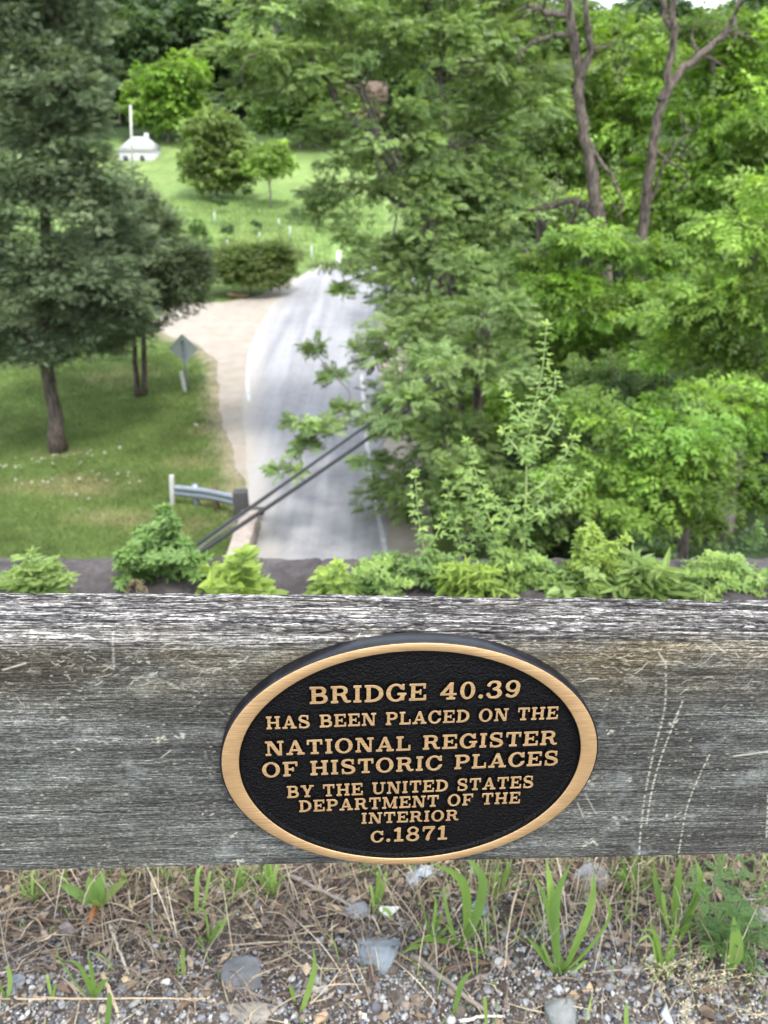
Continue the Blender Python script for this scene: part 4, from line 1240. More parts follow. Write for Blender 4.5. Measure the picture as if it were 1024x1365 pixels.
tree("leafy_tree", "yellow-green tree seen between the two dead trunks", "tree", gbase(830, 34),
     [lobe(830, 90, 34, 55, 50), lobe(850, 160, 33, 50, 55), lobe(810, 170, 34, 45, 60), lobe(830, 240, 33, 65, 55), lobe(815, 40, 35, 32, 22), lobe(860, 45, 35, 34, 26), lobe(800, 300, 33, 60, 45)],
     PINL, FRESH, 0.52, 24, 1.1, 1.1, r0=0.3, **RK)
tree("leafy_tree", "mid green tree behind the dark bare trunk, left of it", "tree", gbase(720, 36),
     [lobe(720, 60, 36, 60, 55), lobe(740, 140, 35, 55, 60), lobe(700, 210, 35, 65, 60), lobe(750, 240, 34, 55, 55), lobe(690, 130, 36, 50, 60), lobe(640, 240, 35, 70, 60), lobe(640, 90, 37, 70, 75), lobe(735, 20, 36, 42, 30)],
     PINL, ((0.095, 0.155, 0.045), (0.18, 0.26, 0.075)), 0.52, 24, 1.1, 1.1, r0=0.3, **RK)

tree("leafy_tree", "mid green roadside tree beyond the feathery tree, hiding the road past the bend", "tree", gbase(640, 47),
     [lobe(600, 300, 47, 50, 45), lobe(660, 310, 46, 60, 50), lobe(720, 320, 46, 55, 50), lobe(640, 350, 45, 75, 35), lobe(560, 335, 46, 35, 30), lobe(530, 352, 46, 22, 16), lobe(740, 370, 44, 60, 40)],
     CLUMP, ((0.085, 0.145, 0.045), (0.165, 0.245, 0.085)), 0.42, 16, 0.8, 2.2, r0=0.22, flat=0.5, droop=0.12, cvar=0.28)

# the hill beyond the road
FK = dict(flat=0.6, droop=0.15, cvar=0.24, twigs=0.1, gap=0.2)
def hill_tree(label, px, py, lob, pal, D=None, tpl=CLUMP, fl=0.5, dens=0.9, r0=0.16, csize=0.9, per=11, group=None, cat="tree", name="hill_tree", **kw):
    p = ground(px, py) if D is None else gbase(px, D)
    D = p[1]
    k = dict(FK); k.update(kw)
    return tree(name, label, cat, p, [lobe(x, y, D + dd, rx, ry) for (x, y, rx, ry, dd) in lob], tpl, pal, fl, per, csize, dens, r0=r0, group=group, **k)
hill_tree("round bushy green tree alone in the middle of the field", 290, 264, [(290, 205, 46, 45, 0), (282, 175, 34, 30, 0), (300, 230, 40, 30, -.5), (268, 225, 28, 30, 0), (290, 246, 40, 18, -.6)], ((0.115, 0.175, 0.045), (0.225, 0.295, 0.085)), fl=0.42, dens=1.7, csize=0.7)
hill_tree("light thin-trunked young tree right of the round field tree", 362, 278, [(357, 215, 30, 28, 0), (345, 228, 22, 16, 0), (372, 225, 20, 22, 0)], FRESH, fl=0.36, dens=1.5, csize=0.6, r0=0.1)
hill_tree("bright green tree at the wood's edge, right of the white house", 225, 185, [(222, 130, 40, 38, 0), (245, 105, 30, 28, 0), (200, 150, 34, 30, 0), (235, 160, 35, 22, -1)], BRIGHT, D=122, fl=0.8, dens=0.6, csize=1.3)
hill_tree("dull green rounded tree at the wood's edge, above the white house", 160, 170, [(150, 70, 52, 48, 0), (190, 60, 40, 35, 0), (130, 115, 45, 40, 0), (190, 110, 30, 30, -1)], ((0.055, 0.10, 0.035), (0.10, 0.15, 0.06)), D=134, fl=0.8, dens=0.6, csize=1.4)
hill_tree("dark tree at the top of the hill, above the round field tree", 280, 170, [(262, 40, 40, 40, 0), (270, 90, 36, 40, 0), (300, 20, 34, 30, 1), (285, 125, 34, 30, 0)], DARKG, D=142, fl=0.8, dens=0.6, csize=1.4)
hill_tree("nearly black conifer at the top of the hill, left of the feathery tree", 330, 165, [(330, 20, 28, 34, 0), (335, 70, 36, 36, 0), (330, 120, 42, 40, 0)], ((0.016, 0.032, 0.016), (0.034, 0.058, 0.026)), D=146, fl=0.8, dens=0.6, csize=1.4, name="conifer")
hill_tree("mid green tree at the wood's edge, behind the feathery tree's limb", 400, 190, [(395, 150, 45, 36, 0), (430, 160, 40, 36, 0), (370, 165, 30, 26, 0), (420, 110, 40, 30, 1)], MIDG, D=118, fl=0.8, dens=0.6, csize=1.2)
hill_tree("small leafy sapling standing left in the field, beside the dark conifer", 265, 350, [(263, 318, 14, 20, 0), (268, 338, 11, 11, 0)], MIDG, fl=0.22, dens=3.5, csize=0.3, r0=0.05)
for i, (px, py, h, w, lb) in enumerate([(294, 284, 20, 7, "thin young tree just below the round field tree"), (303, 322, 24, 8, "small dark sapling between the hedge and the round field tree"), (343, 313, 22, 6, "narrow dark sapling below the light young tree, above the hedge"),
                                        (398, 300, 22, 8, "small sapling right in the field, above the road bend")]):
    hill_tree(lb, px, py, [(px, py - h * 0.62, w, h * 0.42, 0)], DARKG, fl=0.2, dens=4, csize=0.25, r0=0.035, group="saplings in the field", name="sapling")
hill_tree("wide rounded hedge with a brownish top at the bend of the road", 335, 392, [(335, 354, 55, 30, 0), (303, 366, 36, 26, -.3), (367, 346, 32, 25, 0), (345, 372, 42, 18, -.6), (290, 364, 22, 22, 0)],
          ((0.085, 0.150, 0.040), (0.210, 0.245, 0.085)), tpl=TWIG, fl=0.26, dens=10, csize=0.30, per=16, r0=0.06, name="hedge", cat="hedge", flat=0.6, cvar=0.15, gap=0.0)

# the far wooded slope reads as one mass
wl_ = []
for k in range(330):
    x = rng.uniform(-95, 110); y = 136 + 75 * rng.random() ** 0.8
    if x < -45 and y < 132: continue
    h = rng.uniform(9, 15) * (0.75 if 16 < x < 46 else 1.0) * (1.35 if x < 5 else 1.0)
    z = float(hz(x, y))
    for j in range(3):
        q = rng.uniform(0.35, 1.0)
        wl_.append((np.array([x + rng.normal(0, 1.8), y + rng.normal(0, 1.5), z + h * q * 0.85]), rng.uniform(2.4, 4), rng.uniform(2.4, 4), rng.uniform(2.0, 3.4)))
Vc, Fc, Cc, _ = crown_arrays(wl_, CLUMP, ((0.030, 0.060, 0.022), (0.085, 0.14, 0.045)), 1.15, 6, 1.5, 0.30, flat=0.6, cvar=0.32)
tag(mesh("woods", Vc, Fc, LEAF, tint=Cc), "dense green woods covering the far hillside", "woods", kind="stuff")
# undergrowth on the bank under the right-hand trees
ul = []
for k in range(150):
    y = rng.uniform(6, 44); x = rng.uniform(2.2, 24)
    ul.append((np.array([x, y, float(hz(x, y)) + 0.3]), rng.uniform(0.8, 1.6), rng.uniform(0.8, 1.6), rng.uniform(0.5, 1.2)))
Vc, Fc, Cc, _ = crown_arrays(ul, TWIG, DARKG, 0.36, 8, 0.45, 2.6, flat=0.5, cvar=0.3)
tag(mesh("undergrowth", Vc, Fc, LEAF, tint=Cc), "dark undergrowth covering the bank below the right-hand trees", "undergrowth", kind="stuff")

# ------------------------------------------------------------------ things beyond the bridge
# white house on the hill and the pole in front of it
hp = gbase(181, 108)
house = thing("house", "small white gabled house far up on the hill", "house", hp)
PALE = mat_plain("pale_siding", (0.50, 0.49, 0.46), 0.7, 0.12, 3)
m = MB(); m.box((hp[0] - 2.1, 108, hp[2] - 0.6), (hp[0] + 2.1, 113, hp[2] + 1.25)); m.build("wall", PALE, house, loc=hp)
def gable(x0, x1, y0, y1, z, h):
    xm = (x0 + x1) / 2
    V = np.array([[x0, y0, z], [x1, y0, z], [x1, y1, z], [x0, y1, z], [xm, y0, z + h], [xm, y1, z + h]])
    m = MB(); m.add(V, [np.array([[0, 4, 5, 3], [1, 2, 5, 4], [0, 3, 2, 1]]), np.array([[0, 1, 4], [2, 3, 5]])]); return m
SLATE = mat_plain("pale_roof", (0.40, 0.395, 0.385), 0.7, 0.15, 3)
V = np.array([[hp[0] - 2.25, 107.8, hp[2] + 1.25], [hp[0] + 2.25, 107.8, hp[2] + 1.25], [hp[0] + 2.25, 113.2, hp[2] + 1.25], [hp[0] - 2.25, 113.2, hp[2] + 1.25], [hp[0] - 0.7, 110.5, hp[2] + 2.75], [hp[0] + 1.1, 110.5, hp[2] + 2.75]])
m = MB(); m.add(V, [np.array([[0, 1, 5, 4], [2, 3, 4, 5], [0, 3, 2, 1]]), np.array([[1, 2, 5], [3, 0, 4]])])
m.build("roof", SLATE, house, loc=hp)
m = MB(); m.box((hp[0] + 0.9, 110.2, hp[2] + 2.0), (hp[0] + 1.35, 110.7, hp[2] + 3.15)); m.build("chimney", PALE, house, loc=hp)
for wx, wy, wz in ((-1.2, 108, 0.35), (0.9, 108, 0.35)):
    m = MB(); m.box((hp[0] + wx - 0.3, wy - 0.04, hp[2] + wz - 0.3), (hp[0] + wx + 0.3, wy - 0.005, hp[2] + wz + 0.35)); m.build("window", mat_plain("dark_glass", (0.05, 0.055, 0.06), 0.1, 0.1, 5), house, loc=hp)
pp = gbase(176, 104)
m = MB(); m.tube([pp + [0, 0, -0.4], at(174, 140, 104)], [0.16, 0.12], 10)
tag(m.build("utility_pole", mat_plain("pale_pole", (0.42, 0.41, 0.38), 0.8, 0.15, 4), loc=pp, smooth_=True), "pale weathered pole standing in front of the white house", "utility pole")
# brown-roofed house half hidden by the leaves at the top of the field
hp = gbase(475, 124)
h2 = thing("house", "brown-roofed house half hidden behind the feathery tree", "house", hp)
m = MB(); m.box((hp[0] - 4, 124, hp[2] - 1), (hp[0] + 4, 131, hp[2] + 5)); m.build("wall", mat_plain("brown_wall", (0.16, 0.11, 0.08), 0.8, 0.15, 3), h2, loc=hp)
zr = hp[2] + 5
m = MB()
V = np.array([[hp[0] - 4.5, 123.5, zr], [hp[0] + 4.5, 123.5, zr], [hp[0] + 4.5, 131.5, zr], [hp[0] - 4.5, 131.5, zr], [hp[0] - 4.5, 127.5, zr + 2.6], [hp[0] + 4.5, 127.5, zr + 2.6]])
m.add(V, [np.array([[0, 1, 5, 4], [2, 3, 4, 5], [0, 3, 2, 1]]), np.array([[0, 4, 3], [1, 2, 5]])])
m.build("roof", mat_plain("brown_roof", (0.10, 0.066, 0.048), 0.85, 0.25, 3), h2, loc=hp)

def stake(name, label, px, py, h, w, matl, cat="post", group=None, top=None, lean=(0, 0)):
    p = ground(px, py)
    m = MB()
    q = p + [lean[0], lean[1], h]
    m.box((-w / 2, -w * .3, -0.25), (w / 2, w * .3, h), M=Matrix.Translation(p) @ Matrix.Rotation(lean[0], 4, 'Y'))
    return tag(m.build(name, matl, loc=p, bevel=w * 0.12), label, cat, group)
TUBE = mat_plain("white_tube", (0.30, 0.36, 0.27), 0.5, 0.1, 8)
for (px, py, h, lb) in [(287, 300, 1.1, "white planting tube below the round field tree"), (304, 336, 0.9, "white planting tube beside the small dark sapling"), (346, 318, 0.5, "short pale planting tube above the hedge"), (262, 352, 1.0, "white planting tube beside the small leafy sapling"),
                        (387, 320, 1.1, "white planting tube above the right end of the hedge"), (416, 352, 1.3, "pale planting tube right of the hedge, close to the road bend"), (372, 303, 0.7, "small white planting tube between hedge and light young tree")]:
    p = ground(px, py)
    m = MB(); m.tube([p + [0, 0, -0.1], p + [0.02, 0, h]], [0.085, 0.08], 10, cap=True)
    tag(m.build("planting_tube", TUBE, loc=p, smooth_=False), lb, "planting tube", "planting tubes in the field")
stake("marker_post", "slim grey marker post in front of the hedge", 362, 388, 1.15, 0.20, GALV)
stake("marker_post", "small white marker post where the road bends out of sight", 452, 352, 0.9, 0.30, WHITE_PAINT)
stake("marker_post", "short white marker post beside the road sign", 247, 522, 0.85, 0.14, GREY_WHITE, lean=(-0.09, 0))
# road sign seen from behind
p = ground(252, 524)
sg = thing("road_sign", "diamond road sign seen from its grey back, at the grass edge", "road sign", p)
m = MB(); m.box((-0.035, -0.02, -0.3), (0.035, 0.02, 2.2)); V, F, C = m.arrays()
mesh("post", V, F, GALV, sg, tint=C)
bm = bmesh.new()
s_d = 0.60
vs = []
for cx_, cz_ in ((0, -s_d), (s_d, 0), (0, s_d), (-s_d, 0)):
    d = np.array([cx_, cz_]) / s_d
    t = np.array([-d[1], d[0]])
    for k in (-1, 0, 1):
        q = d * (s_d - 0.05 + (0.025 if k == 0 else 0)) + t * 0.05 * k
        vs.append(bm.verts.new((q[0], 0.022, 1.85 + q[1])))
f = bm.faces.new(vs)
ex = bmesh.ops.extrude_face_region(bm, geom=[f])
bmesh.ops.translate(bm, vec=(0, 0.006, 0), verts=[e for e in ex['geom'] if isinstance(e, bmesh.types.BMVert)])
bmesh.ops.recalc_face_normals(bm, faces=bm.faces)
me = bpy.data.meshes.new("sign_panel"); bm.to_mesh(me); bm.free(); me.materials.append(mat_plain("sign_back", (0.47, 0.51, 0.49), 0.6, 0.12, 4, 0.0, 0.0))
link(bpy.data.objects.new("sign_panel", me), sg)
for z in (1.55, 2.1):
    m = MB(); m.box((-0.09, -0.028, z - 0.02), (0.09, -0.0205, z + 0.02)); V, F, C = m.arrays(); mesh("bracket", V, F, GALV, sg, tint=C)

# guard rail with its posts and the white end post
ga, gb = ground(236, 675), ground(322, 690)
gr = thing("guard_rail", "short bluish steel guard rail on the grass below the bridge", "guard rail", ga)
xs_ = np.linspace(0, 1, 14)
mid_ = (ga + gb) / 2 + [0, 0.10, 0]
P = spline([ga, mid_, gb], 14)
profz = [(0.0, 0.34), (0.05, 0.40), (0.05, 0.47), (0.0, 0.52), (0.05, 0.57), (0.05, 0.64), (0.0, 0.70)]
V = np.array([[q[0], q[1] - a, q[2] + z] for q in P for a, z in profz] + [[q[0], q[1] - a + 0.012, q[2] + z] for q in P for a, z in profz])
n_ = len(profz); i, j = np.meshgrid(np.arange(13), np.arange(n_ - 1), indexing='ij')
f1 = np.stack([i * n_ + j, (i + 1) * n_ + j, (i + 1) * n_ + j + 1, i * n_ + j + 1], -1).reshape(-1, 4)
mesh("rail_beam", V - ga, [f1, f1[:, ::-1] + 14 * n_], GALV, gr, smooth_=True)
for t, mt in ((0.32, GALV), (0.62, RUSTY)):
    q = P[int(t * 13)]
    m = MB(); m.box((q[0] - 0.07, q[1] + 0.02, q[2] - 0.3), (q[0] + 0.07, q[1] + 0.18, q[2] + 0.74)); m.build("post", mt, gr, loc=ga)
stake("marker_post", "tall white post at the left end of the guard rail", 230, 672, 0.95, 0.13, GREY_WHITE, lean=(0.1, 0))
p = ground(324, 694)
ob = thing("barrier_post", "thick dark timber post where the guard rail meets the road", "post", p)
m = MB(); m.box((p[0] - 0.19, p[1] - 0.15, p[2] - 0.3), (p[0] + 0.19, p[1] + 0.15, p[2] + 0.95)); m.build("post", DARK_POST, ob, loc=p, bevel=0.02)
m = MB(); m.box((p[0] + 0.19, p[1] - 0.13, p[2] + 0.22), (p[0] + 0.62, p[1] + 0.1, p[2] + 0.40)); m.build("bracket", DARK_POST, ob, loc=p, bevel=0.02)
p = ground(330, 735)
m = MB(); m.box((p[0] - 0.28, p[1] - 2.0, -0.1), (p[0] + 0.22, p[1] + 1.1, 0.55))
tag(m.build("retaining_wall", mat_plain("pale_concrete", (0.30, 0.25, 0.22), 0.9, 0.2, 5, 0.3), loc=p, bevel=0.03), "low pinkish concrete wall end beside the road below the bridge", "wall")

# pole at the right of the road and the cables slung from it past the bridge
pb = np.array([2.05, 16.2, float(hz(2.05, 16.2))])
up_ = thing("utility_pole", "brown utility pole at the right road edge, hidden among leaves", "utility pole", pb)
m = MB(); m.tube([pb + [0, 0, -0.4], pb + [0.02, 0, 3], pb + [0.05, 0, 6.6]], [0.15, 0.135, 0.11], 12); m.build("pole", BARK_CEDAR, up_, loc=pb, smooth_=True)
m = MB(); m.box((pb[0] - 0.5, pb[1] - 0.17, 5.4), (pb[0] + 0.55, pb[1] - 0.11, 5.52)); m.build("crossarm", BARK_CEDAR, up_, loc=pb)
for (a, b_, r, lb, sag) in [((225, 764, 7.8), (640, 478, 16.0), 0.030, "thick black overhead cable, the lower of the two thick ones", 0.05),
                            ((230, 748, 8.0), (640, 455, 16.0), 0.024, "thick black overhead cable, the upper of the two thick ones", 0.05),
                            ((230, 757, 8.2), (640, 452, 16.05), 0.011, "thin grey wire strung above the two thick cables", 0.0)]:
    A, Bp = at(*a), at(*b_)
    t = np.linspace(0, 1, 24)[:, None]
    Q = A * (1 - t) + Bp * t - np.array([0, 0, 1.0]) * sag * 4 * t * (1 - t)
    A2 = A + (A - Bp) * 0.25
    Q = np.vstack([A2[None], Q])
    m = MB(); m.tube(Q, r, 8)
    tag(m.build("overhead_cable", CABLE if r > 0.02 else mat_plain("grey_wire", (0.12, 0.12, 0.12), 0.5, 0.1, 9), loc=Q[0], smooth_=True), lb, "cable", "overhead cables")

# grass blades over the lawn, and the patch of white flowers
def blades(n, xr, yr, test, h, w, col, jit=0.3):
    x = rng.uniform(*xr, n); y = rng.uniform(*yr, n)
    k = test(x, y); x, y = x[k], y[k]; n = len(x)
    z = hz(x, y) - 0.02
    hh = h * rng.uniform(0.5, 1.3, n); a = rng.uniform(0, 6.28, n)
    dx, dy = np.cos(a) * w, np.sin(a) * w
    l = rng.normal(0, 0.35, (n, 2)) * hh[:, None]
    V = np.stack([np.stack([x - dx, y - dy, z], -1), np.stack([x + dx, y + dy, z], -1), np.stack([x + l[:, 0], y + l[:, 1], z + hh], -1)], 1).reshape(-1, 3)
    C = np.asarray(col)[None] * np.exp(rng.normal(0, jit, (n, 1))) * (1 + 0.3 * fbm(x, y, 0.9, 11))[:, None]
    return V, np.arange(3 * n).reshape(-1, 3), np.clip(np.repeat(C, 3, 0), 0.005, 0.6)
def on_lawn(x, y):
    lx = np.interp(y, [13, 17, 19, 22, 26, 29, 32, 36, 38], [-3.6, -3.75, -4.1, -4.9, -5.9, -6.8, -7.6, -9.0, -14])
    return (x < lx + 0.25 * fbm(x, y, 2, 71) - 0.05 + rng.exponential(0.10, np.shape(x)) - 0.1) & (rng.random(np.shape(x)) > 0.75 * np.exp(-(dist_poly(x, y, SHO) / 0.45) ** 2))
V, F, C = blades(90000, (-17, -3.4), (15.5, 38), on_lawn, 0.10, 0.012, (0.120, 0.170, 0.048))
V2, F2, C2 = blades(16000, (-22, 0), (58, 86), lambda x, y: y > np.where(x < -4, 55, 66), 0.30, 0.03, (0.15, 0.225, 0.06))
tag(mesh("grass", np.concatenate([V, V2]), np.concatenate([F, F2 + len(V)]), GRASSM, tint=np.concatenate([C, C2])), "mown grass of the lawn and field", "grass", kind="stuff")
fp = []
for (px, py, n, sx, sy) in [(40, 625, 26, .9, .25), (120, 612, 10, .7, .2), (75, 655, 12, .8, .3), (150, 640, 8, .6, .15), (110, 675, 8, .8, .3), (266, 577, 3, .1, .1), (165, 650, 6, .3, .1)]:
    p = ground(px, py)
    for k in range(n): fp.append([p[0] + rng.normal(0, sx), p[1] + rng.normal(0, sy), 0.0])
fp = np.array(fp); fp[:, 2] = hz(fp[:, 0], fp[:, 1]) + rng.uniform(0.12, 0.3, len(fp))
k8 = np.arange(8) * np.pi / 4
tv = np.concatenate([rhomb([0.0, 0, 0], [math.cos(a), math.sin(a), 0], 1, 0.5, 0.1, -0.1) for a in k8])
V, F, C = instances(tv, np.arange(32).reshape(-1, 4), fp, rng.standard_normal((len(fp), 3)) * [1, 1, .2], np.array([0, -0.3, 1.0]) + rng.normal(0, .3, (len(fp), 3)), rng.uniform(0.025, 0.07, len(fp)), (0.50, 0.50, 0.44), 0.05)
tag(mesh("wildflowers", V, F, LEAF, tint=C), "patch of small white flowers in the grass below the large conifer", "flowers", kind="stuff")
# pale rock at the foot of the hedge
def rock(name, label, cat, p, r, col, sub=3, flat=0.7, group=None, seed=0, matl=None):
    bm = bmesh.new()
    bmesh.ops.create_icosphere(bm, subdivisions=sub, radius=1.0)
    V = np.array([v.co[:] for v in bm.verts]); F = np.array([[v.index for v in f.verts] for f in bm.faces]); bm.free()
    q = np.random.default_rng(seed)
    for k in range(8):                           # knock flat facets off it
        d = nrm(q.standard_normal(3)); c = q.uniform(0.30, 0.62)
        t = V @ d
        V = V - np.maximum(t - c, 0)[:, None] * d
    V = V * 1.45 * (1 + 0.03 * fbm(V[:, 0] + V[:, 2], V[:, 1] - V[:, 2], 3, seed + 5))[:, None]
    V = V * np.asarray(r) * [1, 1, flat]
    C = np.asarray(col)[None] * (1 + 0.2 * fbm(V[:, 0] / np.max(r) + V[:, 2] / np.max(r), V[:, 1] / np.max(r), 3, seed + 9))[:, None]
    return tag(mesh(name, V + p, F, matl or STONE, loc=p, tint=np.clip(C, 0.01, 0.85), smooth_=False), label, cat, group)
p = ground(318, 396)
rock("rock", "pale brown rock lying at the foot of the hedge", "rock", p + [0, 0, 0.15], (0.45, 0.3, 0.3), (0.32, 0.22, 0.12), seed=3)

# ------------------------------------------------------------------ weeds on the bridge edge
def leaf2(L, w, fold=0.12, o=(0, 0, 0), d=(1, 0, 0), tipz=-0.12, a=0.32, b_=0.7, w2=0.8):
    """a folded leaf of two quads"""
    d = np.asarray(d, float); d = d / np.linalg.norm(d); p = np.array([-d[1], d[0], 0]); p = p / max(np.linalg.norm(p), 1e-6); o = np.asarray(o, float); u = np.array([0, 0, 1.0])
    tip = o + d * L + u * tipz * L
    l1, l2 = o + d * L * a + p * w / 2 + u * fold * w, o + d * L * b_ + p * w / 2 * w2 + u * (fold * w + tipz * L * 0.4)
    r1, r2 = o + d * L * a - p * w / 2 + u * fold * w, o + d * L * b_ - p * w / 2 * w2 + u * (fold * w + tipz * L * 0.4)
    return np.array([o, r1, r2, tip, o, tip, l2, l1])
def tpl(qs):
    V = np.concatenate(qs); return V, np.arange(len(V)).reshape(-1, 4)
TRI = tpl([leaf2(0.68, 0.30, 0.1, (0.32, 0, 0), (1, 0, 0)), leaf2(0.6, 0.27, 0.1, (0.30, 0, 0), (0.45, 0.9, 0)), leaf2(0.6, 0.27, 0.1, (0.30, 0, 0), (0.45, -0.9, 0))])
LANCE = tpl([leaf2(1.0, 0.22, 0.15, tipz=-0.25)])
OVATE = tpl([leaf2(1.0, 0.55, 0.12, tipz=-0.2, a=0.28, b_=0.65)])
LOBED = tpl([leaf2(1.0, 0.42, 0.1, tipz=-0.22), leaf2(0.8, 0.36, 0.1, d=(0.6, 0.8, 0), tipz=-0.22), leaf2(0.8, 0.36, 0.1, d=(0.6, -0.8, 0), tipz=-0.22), leaf2(0.5, 0.25, 0.1, d=(-0.1, 1, 0), tipz=-0.2), leaf2(0.5, 0.25, 0.1, d=(-0.1, -1, 0), tipz=-0.2)])
FERN = tpl([q for i in range(7) for s in (-1, 1) for q in [leaf2(0.34 * (1 - abs(i - 2.2) * 0.12), 0.10, 0.05, (0.12 + 0.12 * i, 0, -0.02 * i), (0.7, s, 0), -0.1)]] + [leaf2(0.2, 0.09, 0.05, (0.9, 0, -0.12))])
COP = 9.25
def wleaf(name): return LEAF
PLANTM = mat_leaf("weed_leaf", 0.4, 0.5)
STEMM = mat_tint("weed_stem", 0.6, 0.1, 200, 0.0)

def shoot(P, n, lt, ls, pal, tip=1.0, top_cluster=4, droop=0.15, r=0.0025, t0=0.12):
    """a leafy stem along P; leaves spiral round it"""
    Q = spline(P, 22)
    tb, tf = tube(Q, np.linspace(r, r * 0.35, 22), 6)
    t = np.linspace(t0, 0.98, n)
    t = np.concatenate([t, np.full(top_cluster, 0.985)])
    i = t * 21; k = np.minimum(i.astype(int), 20); f = (i - k)[:, None]
    pos = Q[k] * (1 - f) + Q[k + 1] * f
    ax = nrm(Q[k + 1] - Q[k])
    ang = np.arange(len(t)) * 2.4 + rng.normal(0, 0.4, len(t))
    sd_ = np.stack([np.cos(ang), np.sin(ang), np.zeros(len(t))], -1)
    upw = np.where(np.arange(len(t)) >= n, 1.2, 0.25)[:, None]
    xd = sd_ + ax * upw - np.array([0, 0, droop])
    up = ax * 1.0 + np.array([0, 0, 0.4]) + rng.normal(0, 0.25, (len(t), 3))
    s = ls * rng.uniform(0.7, 1.15, len(t)) * (1 - 0.45 * t * tip)
    a, b_ = np.asarray(pal[0]), np.asarray(pal[1])
    w = np.clip(0.25 + 0.6 * t + rng.normal(0, 0.2, len(t)), 0, 1)[:, None]
    V, F, C = instances(lt[0], lt[1], pos, xd, up, s, a + (b_ - a) * w, 0.10)
    return (tb, tf), (V, F, C)

def plant(name, label, cat, base, shoots, lt, ls, pal, n=14, stemcol=(0.14, 0.19, 0.06), group=None, **kw):
    base = np.asarray(base, float)
    root = thing(name, label, cat, base, group)
    sm = MB(); VS, FS, CS = [], [], []; n0 = 0
    for P in shoots:
        nn = max(3, int(n * np.linalg.norm(np.diff(np.asarray(P), axis=0), axis=1).sum() / 0.2))
        (tb, tf), (V, F, C) = shoot(P, nn, lt, ls, pal, **kw)
        sm.add(tb, tf, stemcol)
        VS.append(V); FS.append(F + n0); CS.append(C); n0 += len(V)
    sm.build("stem", STEMM, root, loc=base, smooth_=True)
    mesh("leaves", np.concatenate(VS) - base, np.concatenate(FS), PLANTM, root, tint=np.concatenate(CS))
    return root

def cp(px, D=1.92, z=COP):                       # a rooting point on the coping under picture column px
    p = at(px, 770, D); return np.array([p[0], D, z])
def fan(px, D, n, cx, cy, rx, ry, spread=0.12, dd=0.12, lift=0.03):
    out = []
    for k in range(n):
        b_ = cp(px + rng.uniform(-1, 1) * rx * 0.5, D + rng.uniform(-0.05, 0.05))
        a = rng.uniform(-1, 1); h = math.sqrt(max(0, 1 - a * a)) * rng.uniform(0.35, 1.0)
        tip = at(cx + a * rx, cy + ry - 2 * ry * h * 0.97, D + rng.uniform(-dd, dd))
        m_ = (b_ + tip) / 2 + [rng.normal(0, 0.01), rng.normal(0, 0.01), lift]
        out.append([b_, m_, tip])
    return out
SWEET = ((0.145, 0.250, 0.080), (0.300, 0.410, 0.105))
LIME = ((0.180, 0.275, 0.055), (0.330, 0.430, 0.100))
GOLD = ((0.150, 0.240, 0.070), (0.290, 0.380, 0.130))
BUSH = ((0.090, 0.170, 0.055), (0.185, 0.290, 0.085))
D = 1.93
def pts(D, *q): return [at(x, y, D) for x, y in q]
main = [cp(697, D), *pts(D, (700, 690), (703, 600), (707, 560), (722, 500), (729, 432))]
br = [main, [main[3], *pts(D - .03, (698, 560), (688, 545), (678, 530))], [main[2], *pts(D + .02, (715, 600), (735, 570), (748, 545))], [at(706, 620, D), *pts(D - .04, (690, 600), (672, 575), (684, 568))],
      [at(701, 660, D), *pts(D + .04, (730, 640), (752, 610), (764, 586))], [at(700, 700, D), *pts(D - .05, (735, 680), (765, 655), (782, 635))], [at(700, 690, D), *pts(D + .05, (725, 660), (745, 640), (757, 628))],
      [at(704, 585, D), *pts(D + .05, (716, 550), (738, 522), (740, 500))], [at(700, 715, D), *pts(D, (680, 690), (662, 670), (650, 655))]]
plant("tall_weed", "tallest branching blue-green weed standing up above the grey rail", "weed", main[0], br, TRI, 0.048, SWEET, n=19, r=0.0046, stemcol=(0.24, 0.31, 0.11))
for lb, P in [("slender leaning weed shoot, the tallest one just left of the branching weed", [cp(690, D - .05), *pts(D - .05, (660, 715), (640, 650), (623, 588))]),
              ("leaning weed shoot slightly lower than the tallest leaning one beside it", [cp(682, D), *pts(D, (655, 725), (630, 680), (616, 632))]),
              ("upright weed shoot between the leaning shoots and the leftmost upright one", [cp(628, D + .02), *pts(D + .02, (618, 735), (604, 690), (596, 645))]),
              ("leftmost upright weed shoot above the grey rail, over the dark verge", [cp(575, D - .03), *pts(D - .03, (566, 735), (558, 690), (553, 630))])]:
    plant("weed_shoot", lb, "weed", P[0], [P, [np.array(P[1]), P[1] + [0.03, 0, 0.05], P[1] + [0.05, 0.01, 0.10]]], TRI, 0.046, SWEET, n=19, group="slender weed shoots", r=0.0036, stemcol=(0.22, 0.29, 0.10))
plant("weed_clump", "bluish-green weed clump along the rail, under the upright shoots", "weed", cp(560, D), fan(560, D, 78, 545, 800, 115, 80), TRI, 0.046, ((0.105, 0.185, 0.070), (0.22, 0.32, 0.10)), n=26)
plant("weed_clump", "bluish-green weed clump at the foot of the tall branching weed", "weed", cp(690, D), fan(690, D, 74, 690, 800, 100, 74), TRI, 0.046, SWEET, n=26)
plant("leafy_bush", "dome-shaped lime-green leafy bush right of the tall weed", "bush", cp(805, D), fan(800, D, 75, 800, 796, 75, 112), LOBED, 0.044, LIME, n=24)
plant("leafy_bush", "dark broad-leaved bush left, overhanging the road's guard rail", "bush", cp(215, 1.97), fan(212, 1.97, 40, 215, 745, 74, 74, dd=0.14), LOBED, 0.056, BUSH, n=17)
plant("goldenrod_shoots", "pale feathery young shoots at the far left end of the coping", "weed", cp(45, 1.88), fan(45, 1.88, 34, 40, 796, 80, 66), LANCE, 0.058, GOLD, n=44, droop=-0.15)
